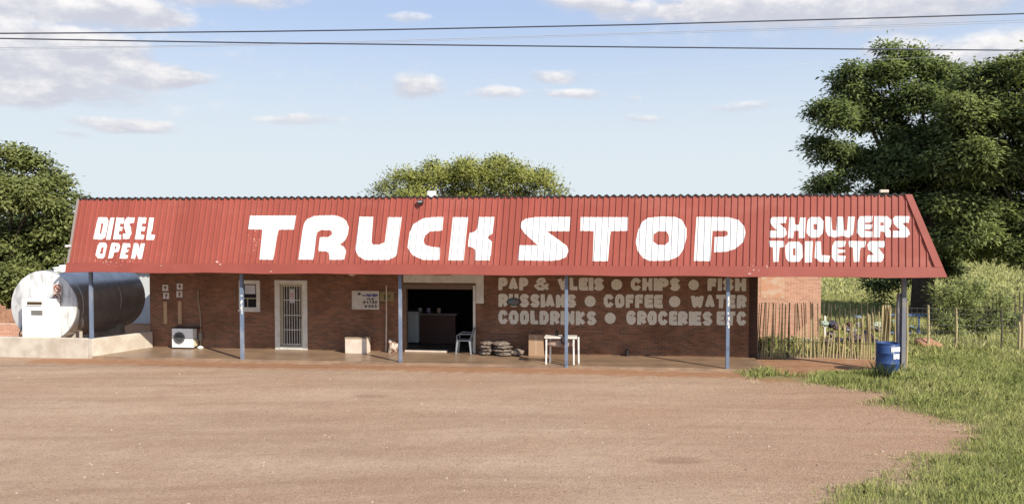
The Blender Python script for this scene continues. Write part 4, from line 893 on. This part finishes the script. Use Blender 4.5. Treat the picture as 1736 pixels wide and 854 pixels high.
solo(MB().blob((0, 0, .08), (.44, .34, .33), .35, 1.4, 4, 3), 'earth_mound', mat('red_earth', (.36, .19, .115), .95, bump=.4), 'mound of bare reddish earth in the grass behind a fence post', 'mound', u0, v0, -.05, smooth=True)
# drum
u0, v0 = fl(1503, 622, -.02); v0 = max(v0, -.1)
dr = thing('plastic_drum', 'blue plastic drum with white markings in grass at the last veranda post', 'drum', u0-.27, .02, -.03)
rD = .285; hD = .80
MB().lathe([(rD-.02, 0), (rD, .02), (rD, .26), (rD+.012, .28), (rD, .30), (rD, .53), (rD+.012, .55), (rD, .57), (rD, hD-.04), (rD-.015, hD-.02), (rD+.006, hD-.012), (rD+.006, hD), (rD-.02, hD), (rD-.03, hD-.04), (.02, hD-.04)], (0, 0, 0), 40).build('drum_body', BLUE, dr, smooth=True)
mb = MB(); rs = random.Random(31)
for row, (z0, z1, a0, a1) in enumerate(((.60, .73, -1.62, -.62), (.41, .54, -1.42, -.66))):
    aa = a0
    while aa < a1:
        da = rs.uniform(.10, .17); zz0, zz1 = z0+rs.uniform(-.008, .01), z1+rs.uniform(-.012, .008); rr = rD+.014
        for k in range(2):
            p0_, p1_ = aa+da*k/2, aa+da*(k+1)/2
            mb.quad((rr*math.cos(p0_), rr*math.sin(p0_), zz0), (rr*math.cos(p1_), rr*math.sin(p1_), zz0), (rr*math.cos(p1_), rr*math.sin(p1_), zz1), (rr*math.cos(p0_), rr*math.sin(p0_), zz1))
        aa += da+.018
mb.build('white_markings', SIGNW, dr)
# rubbish and bags hung at the back of the stick fence
RB = 'rags and plastic bags caught beyond the stick fence'
for k, (px, py, r, c_, lab) in enumerate(((1487, 550, (.13, .06, .08), (.42, .48, .38), 'pale green plastic bag caught on the stick fence'), (1456, 551, (.07, .05, .08), (.55, .58, .58), 'white plastic bag hanging on the stick fence'),
      (1455, 537, (.09, .05, .045), (.20, .30, .36), 'pale blue rag hanging above the white bag'), (1398, 548, (.10, .06, .07), (.36, .44, .36), 'mint green sheet tucked by the outbuilding corner'), (1440, 549, (.08, .06, .06), (.10, .04, .05), 'dark red rag on the scrap heap'))):
    v = 2.75; uu, zz = wl(px, py, v); zz = max(zz, .2)
    solo(MB().blob((0, 0, 0), r, .7, 2.4, k+40, 3), ('plastic_bag', 'plastic_bag', 'rag', 'plastic_sheet', 'rag')[k], mat('rag%d' % k, c_, .6), lab, ('bag', 'bag', 'rag', 'sheet', 'rag')[k], uu, v, zz, RB, smooth=True)
mb = MB(); rs = random.Random(77)
for k in range(26):
    px = rs.uniform(1402, 1490); v = 4.4+rs.uniform(-.3, .5); uu = wl(px, 555, v)[0]; mb.k = k % 4
    mb.blob((uu, v, rs.uniform(.1, .7)), (rs.uniform(.06, .2), .12, rs.uniform(.05, .13)), .6, 2, k, 3)
o = mb.build('scrap_heap', [mat('scrap_a', (.10, .07, .08), .8), mat('scrap_b', (.22, .21, .21), .7), mat('scrap_c', (.05, .05, .08), .8), mat('scrap_d', (.13, .09, .08), .8)]); o.location = L2W(0, 0, 0); o.rotation_euler = (0, 0, -TH)
tag(o, 'low heap of mixed dark scrap behind the pale stick fence', 'scrap heap')

# ------------------------------------------------------------------ overhead wires
def wire(label, pts, D, r, m):
    P = [at(x, y, D) for x, y in pts]; a, b = P[0], P[-1]; d = b-a; P = [a-d*.35+Vector((0, 0, .1))]+P+[b+d*.35+Vector((0, 0, .15))]
    o = MB().tube(P, r, 6).build('power_line', m); tag(o, label, 'power line', 'overhead power lines'); return o
wire('thick dark overhead line, the one rising to the right', [(0, 57), (217, 55.8), (434, 53.8), (651, 50.8), (868, 46.5), (1085, 42), (1302, 36), (1519, 30), (1736, 23.5)], 14, .0125, WIRE)
wire('thick dark overhead line, the lowest one sinking to the right', [(0, 65.5), (217, 69.5), (434, 73), (651, 75.5), (868, 78), (1085, 80.2), (1302, 82.2), (1519, 84), (1736, 85.6)], 14, .0125, WIRE)
wire('thin pale overhead line just below the rising dark line', [(0, 81), (217, 79), (434, 75), (651, 69.5), (868, 62.5), (1085, 56), (1302, 49), (1519, 42), (1736, 34)], 20, .008, WIREL)
wire('faint thin overhead line under the other pale line', [(0, 84), (217, 81), (434, 77.5), (651, 72), (868, 65), (1085, 58.5), (1302, 52), (1519, 45), (1736, 38)], 20.4, .006, WIREL)
wire('faintest thin line slanting across the sky below the others', [(0, 172), (217, 163), (434, 152), (651, 144), (868, 134), (1085, 124), (1302, 112), (1519, 100), (1736, 88)], 30, .003, mat('faint_wire', (.6, .64, .7), .5))

# ------------------------------------------------------------------ trees
def leaf_object(name, base, direc, side, L, W, tint, m, parent=None, droop=.25, nrm=None):
    n = len(base); up = np.cross(direc, side)
    mid = base+direc*(L*.5)[:, None]; tip = base+direc*L[:, None]-np.array([0, 0, 1.])*(L*droop)[:, None]
    a = mid+side*(W*.5)[:, None]+up*(W*.12)[:, None]; b = mid-side*(W*.5)[:, None]+up*(W*.12)[:, None]
    v = np.stack([base, a, tip, b], 1).reshape(-1, 3).astype(np.float32)
    me = bpy.data.meshes.new(name); me.vertices.add(4*n); me.vertices.foreach_set('co', v.ravel())
    me.loops.add(4*n); me.loops.foreach_set('vertex_index', np.arange(4*n, dtype=np.int32))
    me.polygons.add(n); me.polygons.foreach_set('loop_start', np.arange(0, 4*n, 4, dtype=np.int32)); me.polygons.foreach_set('loop_total', np.full(n, 4, np.int32))
    me.materials.append(m); at_ = me.attributes.new('tint', 'FLOAT', 'POINT'); at_.data.foreach_set('value', np.repeat(tint, 4).astype(np.float32))
    if nrm is None: nrm = np.tile(np.array([0, 0, 1.]), (n, 1))
    fn = np.cross(direc, side); fn *= np.sign((fn*nrm).sum(1, keepdims=True)+1e-9); nn = nrm+.55*fn
    an = me.attributes.new('nrm', 'FLOAT_VECTOR', 'POINT'); an.data.foreach_set('vector', np.repeat(nn, 4, 0).astype(np.float32).ravel())
    me.update(calc_edges=True); me.validate()
    o = bpy.data.objects.new(name, me); COL.objects.link(o)
    if parent: o.parent = parent
    return o
def unit(a): return a/np.maximum(np.linalg.norm(a, axis=1, keepdims=True), 1e-9)
def crown(name, blobs, tufts, leaves, tr_, L, W, m, parent, origin, flat=.55, shell=.55, rng=None, spray=0.):
    rng = rng or RNG; C = []; BC = []
    tot = sum(b[3]**2 for b in blobs)
    for (x, y, z, r) in blobs:
        n = max(3, int(tufts*r*r/tot)); d = unit(rng.normal(size=(n, 3))); d[:, 2] = np.where(d[:, 2] < -.5, -d[:, 2], d[:, 2])
        rad = r*(shell+(1-shell)*rng.random(n)**.6)*rng.uniform(.85, 1.12, n); p = np.array([x, y, z])+d*rad[:, None]*np.array([1, 1, .85]); C.append(p); BC.append(d)
    C = np.concatenate(C); BC = np.concatenate(BC); nt = len(C); tt = rng.random(nt); ts = tr_*rng.uniform(.6, 1.35, nt)
    k = np.repeat(np.arange(nt), leaves); n = len(k)
    off = rng.normal(size=(n, 3))*np.array([.5, .5, .5*flat]); base = C[k]+off*ts[k][:, None]
    direc = unit(off*np.array([1, 1, .6])+rng.normal(size=(n, 3))*.35+np.array([0, 0, .12+spray])); side = unit(np.cross(direc, np.array([0, 0, 1.])+rng.normal(size=(n, 3))*.45))
    tint = np.clip(tt[k]*.6+rng.random(n)*.4, 0, 1)
    return leaf_object(name, base-np.array(origin), direc, side, L*rng.uniform(.6, 1.3, n), W*rng.uniform(.7, 1.3, n), tint, m, parent, nrm=unit(BC[k]*.45+off*.75+np.array([0, 0, .35])))
def tree(name, label, cat, base, blobs, tr_rad, limbs, group=None, m_leaf=None, **kw):
    root = bpy.data.objects.new(name, None); COL.objects.link(root); root.location = base; tag(root, label, cat, group)
    mb = MB(); b = Vector(base); fork = Vector((0, 0, limbs[0]))
    mb.tube([(0, 0, -.4), (.05, 0, .2), (.12*tr_rad, .0, fork.z*.5), fork], [tr_rad*1.35, tr_rad*1.05, tr_rad*.92, tr_rad*.85], 10)
    rs = random.Random(len(label)); bl = sorted(blobs, key=lambda q: -q[3])[:limbs[1]]
    for (x, y, z, r) in bl:
        e = Vector((x, y, z))-b; q = fork.lerp(e, .45)+Vector((rs.uniform(-.4, .4), rs.uniform(-.4, .4), rs.uniform(-.2, .5)))
        mb.tube([fork-Vector((0, 0, .3)), fork.lerp(q, .5), q, q.lerp(e, .6)+Vector((0, 0, .15)), e+Vector((0, 0, r*.3))], [tr_rad*.5, tr_rad*.38, tr_rad*.26, tr_rad*.15, .02], 7)
    mb.build('trunk', BARK, root, smooth=True)
    crown('crown', blobs, m=m_leaf, parent=root, origin=base, **kw); return root
def PB(lst, D, seed=0, spread=.5):
    rs = random.Random(seed); out = []
    for q in lst:
        px, py, rp = q[:3]; dd = D+(q[3] if len(q) > 3 else rs.uniform(-spread, spread)*rp/F*D*1.6); p = at(px, py, dd); out.append((p.x, p.y, p.z, rp/F*dd))
    return out
LB = leafmat('big_tree_leaves', (.092, .128, .046), (.195, .238, .088), trans=.33)
LL = leafmat('left_tree_leaves', (.135, .165, .055), (.265, .290, .105), trans=.34)
LM = leafmat('acacia_leaves', (.22, .25, .065), (.42, .43, .135), trans=.3)
LS = leafmat('shrub_leaves', (.16, .20, .075), (.34, .38, .15), trans=.25)
D1 = 33.5; bx, by = at(1562, 523, D1).x, D1
T1 = PB([(1600,140,34),(1628,165,36),(1585,125,24),(1650,190,34),(1500,132,36),(1543,112,32),(1438,128,24),(1450,165,34),(1415,205,32),(1396,188,22),(1388,250,20),(1410,262,28),(1480,205,48),(1560,178,44),(1605,152,32),(1455,285,40),(1415,312,24),(1392,318,18),(1375,325,10),
         (1530,290,55),(1600,240,50),(1590,330,55),(1555,390,55),(1625,415,48),(1530,250,40),(1500,345,40),(1650,425,28),(1590,445,30,2),(1545,450,30,2),(1522,478,18,1),(1492,488,12,0),(1468,480,8,0),(1488,508,8,0),(1640,350,48),(1605,462,18,1),(1500,60+25,14)], D1, 1)
tree('broad_shade_tree', 'tall broad dark green tree rising behind the right end of the roof', 'tree', (bx, by, -.05), T1, .48, (3.2, 14), m_leaf=LB, tufts=1800, leaves=60, tr_=.44, L=.22, W=.08, flat=.62, shell=.38)
D2 = 29.5; bx2 = at(1800, 540, D2).x
T2 = PB([(1640,150,24),(1662,132,22),(1625,180,26),(1635,205,30),(1622,290,40),(1640,360,40),(1615,412,30),(1590,350,20),(1655,160,22),(1595,270,20),(1690,150,38),(1735,130,45),(1668,205,45),(1720,215,60),(1680,290,60),(1740,310,70),(1690,380,55),(1760,395,52),(1715,425,30),(1735,440,24),(1655,270,40),(1800,200,80),(1830,330,90),(1650,400,30),(1700,125,20),(1640,230,30)], D2, 2)
tree('broad_shade_tree', 'lighter green tree at the right edge overlapping the tall dark tree', 'tree', (bx2, D2, -.05), T2, .4, (2.6, 10), m_leaf=leafmat('right_tree_leaves', (.115, .150, .052), (.235, .272, .100), trans=.33), tufts=1700, leaves=62, tr_=.42, L=.21, W=.08, flat=.65, shell=.4)
D3 = 33.; T3 = PB([(15,272,28),(50,285,26),(42,262,10),(88,318,22),(102,308,12),(60,340,42),(20,340,45),(128,337,8),(118,352,12),(108,372,20),(110,395,20),(90,400,34),(55,420,48),(15,430,50),(100,440,26),(40,480,40),(90,470,28),(-40,330,70),(-60,430,80),(10,500,30),(70,505,26),(-30,500,50),(115,410,14)], D3, 3)
tree('bushy_tree', 'dense bushy green tree behind the diesel tank', 'tree', (at(20, 540, D3).x, D3, -.05), T3, .34, (1.2, 10), m_leaf=LL, tufts=1000, leaves=70, tr_=.42, L=.20, W=.10, flat=.6, shell=.55)
D4 = 46.; T4 = PB([(655,322,14),(668,303,10),(690,308,20),(735,300,24),(715,318,22),(790,296,26),(765,312,26),(840,292,26),(815,312,26),(880,302,24),(860,316,25),(915,304,13),(918,318,22),(945,328,11),(700,360,45),(790,370,60),(880,365,50),(640,330,8),(860,282,8),(793,282,7),(738,282,7),(928,297,8)], D4, 4)
tree('flat_top_acacia', 'yellow green flat topped tree showing above the middle of the roof', 'tree', (at(800, 520, D4).x, D4, -.05), T4, .3, (2.6, 12), m_leaf=LM, tufts=1900, leaves=30, tr_=.50, L=.22, W=.07, flat=.8, shell=.6, spray=.35)
D5 = 26.5; T5 = PB([(1640,515,28),(1606,545,24),(1682,545,22),(1650,552,26),(1592,512,11),(1632,486,12),(1698,512,12),(1625,570,20),(1668,568,20),(1664,494,14),(1590,540,14),(1612,500,14),(1705,535,10),(1588,495,8)], D5, 5)
tree('feathery_shrub', 'feathery light green shrub behind the wire fence posts', 'shrub', (at(1645, 580, D5).x, D5, -.02), T5, .07, (.3, 9), m_leaf=LS, tufts=330, leaves=42, tr_=.24, L=.15, W=.035, flat=1., shell=.25, spray=.45)
T6 = PB([(1715,552,22),(1745,555,26)], 28.5, 6)
tree('low_bush', 'low dark bush at the right edge beyond the fence', 'bush', (at(1725, 575, 28.5).x, 28.5, -.02), T6, .05, (.2, 2), m_leaf=LB, tufts=110, leaves=30, tr_=.26, L=.12, W=.05, flat=.8, shell=.4)
for (px, py, r, D, lab) in ((1305, 590, 20, 24.5, 'dark weed clump inside the stick fence near the shop corner'), (1345, 588, 14, 24.8, 'lower weed clump inside the stick fence below the outbuilding')):
    q = PB([(px, py-2, r*.8), (px+r, py+4, r*.6), (px-r*.7, py+3, r*.6)], D, 7)
    tree('weed_clump', lab, 'weed', (at(px, 600, D).x, D, -.05), q, .012, (.1, 3), 'weed clumps at the stick fence', m_leaf=LL, tufts=60, leaves=26, tr_=.17, L=.13, W=.05, flat=.8, shell=.3)
# far woods all round the field
rb = np.random.default_rng(5); fb = []
for k in range(150):
    a = rb.uniform(-1.2, 1.2); R = rb.uniform(105, 190); r = rb.uniform(2.5, 5.5); fb.append((R*math.sin(a), R*math.cos(a), r*.6, r))
o = crown('distant_woods', fb, 5200, 16, 1.3, 1.1, .5, leafmat('far_leaves', (.05, .07, .025), (.13, .15, .06)), None, (0, 0, 0), .7, .6); tag(o, 'low belt of bush far behind the field', 'woods', None, 'stuff')

# ------------------------------------------------------------------ grass
def blades(name, n_try, xr, yr, dens_fn, h, w, m, seed, label):
    rng = np.random.default_rng(seed); x = rng.uniform(*xr, n_try); y = rng.uniform(*yr, n_try)
    g_, U_, V_ = grassiness(x, y)
    pxx = CX+F*x/np.maximum(y, .1); pr = dens_fn(g_, U_, V_, x, y)
    clump = .5+.5*wob(x*1.9+3, y*1.9); keep = (rng.random(n_try) < pr*np.clip(.35+clump, 0, 1)) & (pxx > -60) & (pxx < 1950)
    x, y, g_, clump = x[keep], y[keep], g_[keep], clump[keep]; n = len(x)
    z = gz(x, y)-.02; hh = h*rng.uniform(.45, 1.35, n)*np.clip(.45+g_*.9, .35, 1.)*(.7+.6*clump); a = rng.uniform(0, 2*math.pi, n); ln = rng.uniform(.1, .75, n)
    direc = np.stack([np.cos(a), np.sin(a), np.zeros(n)], 1); b2 = rng.uniform(0, 2*math.pi, n); side = np.stack([np.cos(b2), np.sin(b2), np.zeros(n)], 1)
    base = np.stack([x, y, z], 1); ww = (w*rng.uniform(.6, 1.4, n))[:, None]
    mid = base+direc*(hh*ln*.3)[:, None]+np.array([0, 0, 1.])*(hh*.6)[:, None]; tip = base+direc*(hh*ln)[:, None]+np.array([0, 0, 1.])*(hh*(1-.25*ln))[:, None]
    v = np.stack([base-side*ww/2, base+side*ww/2, mid+side*ww*.4, tip, mid-side*ww*.4], 1).reshape(-1, 3).astype(np.float32)
    me = bpy.data.meshes.new(name); me.vertices.add(5*n); me.vertices.foreach_set('co', v.ravel()); me.loops.add(5*n); me.loops.foreach_set('vertex_index', np.arange(5*n, dtype=np.int32))
    me.polygons.add(n); me.polygons.foreach_set('loop_start', np.arange(0, 5*n, 5, dtype=np.int32)); me.polygons.foreach_set('loop_total', np.full(n, 5, np.int32))
    me.materials.append(m); tint = np.clip(rng.random(n)*.62+.22*wob(x*.8, y*.8)+.2+np.clip(.35-g_, 0, .35), 0, 1)
    at_ = me.attributes.new('tint', 'FLOAT', 'POINT'); at_.data.foreach_set('value', np.repeat(tint, 5).astype(np.float32)); me.update(calc_edges=True); me.validate()
    o = bpy.data.objects.new(name, me); COL.objects.link(o); return tag(o, label, 'grass', None, 'stuff')
GM = leafmat('grass_blades', (.235, .280, .076), (.445, .455, .165), (.62, .53, .30), .22, True)
GMF = leafmat('field_grass_blades', (.31, .33, .108), (.51, .50, .205), (.65, .56, .34), .22, True)
def d_near(g_, U_, V_, x, y): return np.clip(g_*.55+.12, 0, 1)*np.where((U_ > 17.5) & (U_ < 22.3) & (V_ < .2) & (V_ > -2.2), np.clip(wob(x*1.3+1, y*1.6)*3+1.2, 0, 3.), 1.)*((V_ < 2.0) | (U_ > 23.2))*(~((U_ > 19.5) & (U_ < 22.9) & (V_ > 0) & (V_ < 2.1)))
blades('verge_grass', 300000, (2.5, 19), (9, 16.5), d_near, .135, .0080, GM, 1, 'green roadside grass in the right foreground')
blades('verge_grass', 260000, (6, 24), (16.5, 25), d_near, .20, .012, GM, 2, 'taller mixed grass beside the last veranda post')
def d_far(g_, U_, V_, x, y): return ((g_ > 0) & (V_ > 2.2) & ((U_ > 19.9) | (V_ > 11)) & (~((U_ < x1+.1) & (V_ > VO-.1) & (V_ < 9.6)))).astype(float)
blades('field_grass', 150000, (5, 34), (21, 44), d_far, .28, .028, GMF, 3, 'pale dry field grass behind the fences')
blades('field_grass', 130000, (5, 90), (44, 110), d_far, .28, .075, GMF, 4, 'pale distant grass slope under the trees')
# dark reedy tuft before the drum
rt = np.random.default_rng(9); n = 130; c = np.array(L2W(*fl(1495, 646, -.05), -.05)); aa = rt.uniform(0, 6.283, n)
base = c+np.stack([rt.normal(0, .14, n), rt.normal(0, .10, n), np.zeros(n)], 1); dd = unit(np.stack([np.cos(aa)*.45, np.sin(aa)*.45, np.ones(n)], 1)); sd_ = unit(np.cross(dd, rt.normal(size=(n, 3))))
o = leaf_object('reed_tuft', base, dd, sd_, rt.uniform(.35, .75, n), np.full(n, .02), rt.random(n)*.6, leafmat('reed', (.03, .05, .018), (.09, .12, .04)), None, .15); tag(o, 'dark upright reedy tuft in front of the blue drum', 'grass tuft')
# dry straw lying along the ragged edge of the lot
rw = np.random.default_rng(14); x = rw.uniform(2, 14, 60000); y = rw.uniform(9.5, 23, 60000); gq, uq, vq = grassiness(x, y)
k_ = (gq < .05) & (rw.random(60000) < np.exp(gq*1.7)*.10*np.clip(wob(x*1.1+5, y*1.7)*1.5+.4, 0, 1)) & (vq < -.5); x, y = x[k_], y[k_]; n = len(x)
aa = rw.normal(0, .7, n); dd = np.stack([np.cos(aa), np.sin(aa), rw.uniform(0, .12, n)], 1); sd_ = unit(np.cross(dd, np.array([0, 0, 1.])+rw.normal(size=(n, 3))*.2))
o = leaf_object('dry_straw', np.stack([x, y, gz(x, y)+.006], 1), dd, sd_, rw.uniform(.05, .2, n), np.full(n, .011), rw.uniform(.3, 1, n), leafmat('straw', (.42, .34, .19), (.60, .50, .31), trans=.1), None, 0.)
tag(o, 'dry straw scattered along the grass edge of the gravel lot', 'straw', None, 'stuff')
# loose pale stones and straw on the gravel
rg = np.random.default_rng(4); mb = MB(); cnt = 0
while cnt < 900:
    y = 9.5+14*rg.random()**1.5; x = rg.uniform(-.72, .62)*y
    gq, uq, vq = grassiness(np.array([x]), np.array([y]))
    if gq[0] > -.1 or vq[0] > -.3: continue
    r = rg.uniform(.006, .019)*(1 if rg.random() < .95 else 1.5); mb.k = int(rg.random() < .82); mb.blob((x, y, zat(x, y)+r*.3), (r*rg.uniform(.8, 1.4), r, r*.65), .4, 2, cnt, 1); cnt += 1
o = mb.build('gravel_stones', [mat('pale_stone', (.50, .42, .34), .8), mat('brown_stone', (.30, .20, .15), .8)]); tag(o, 'loose pale and brown stones scattered over the gravel lot', 'stones', None, 'stuff')
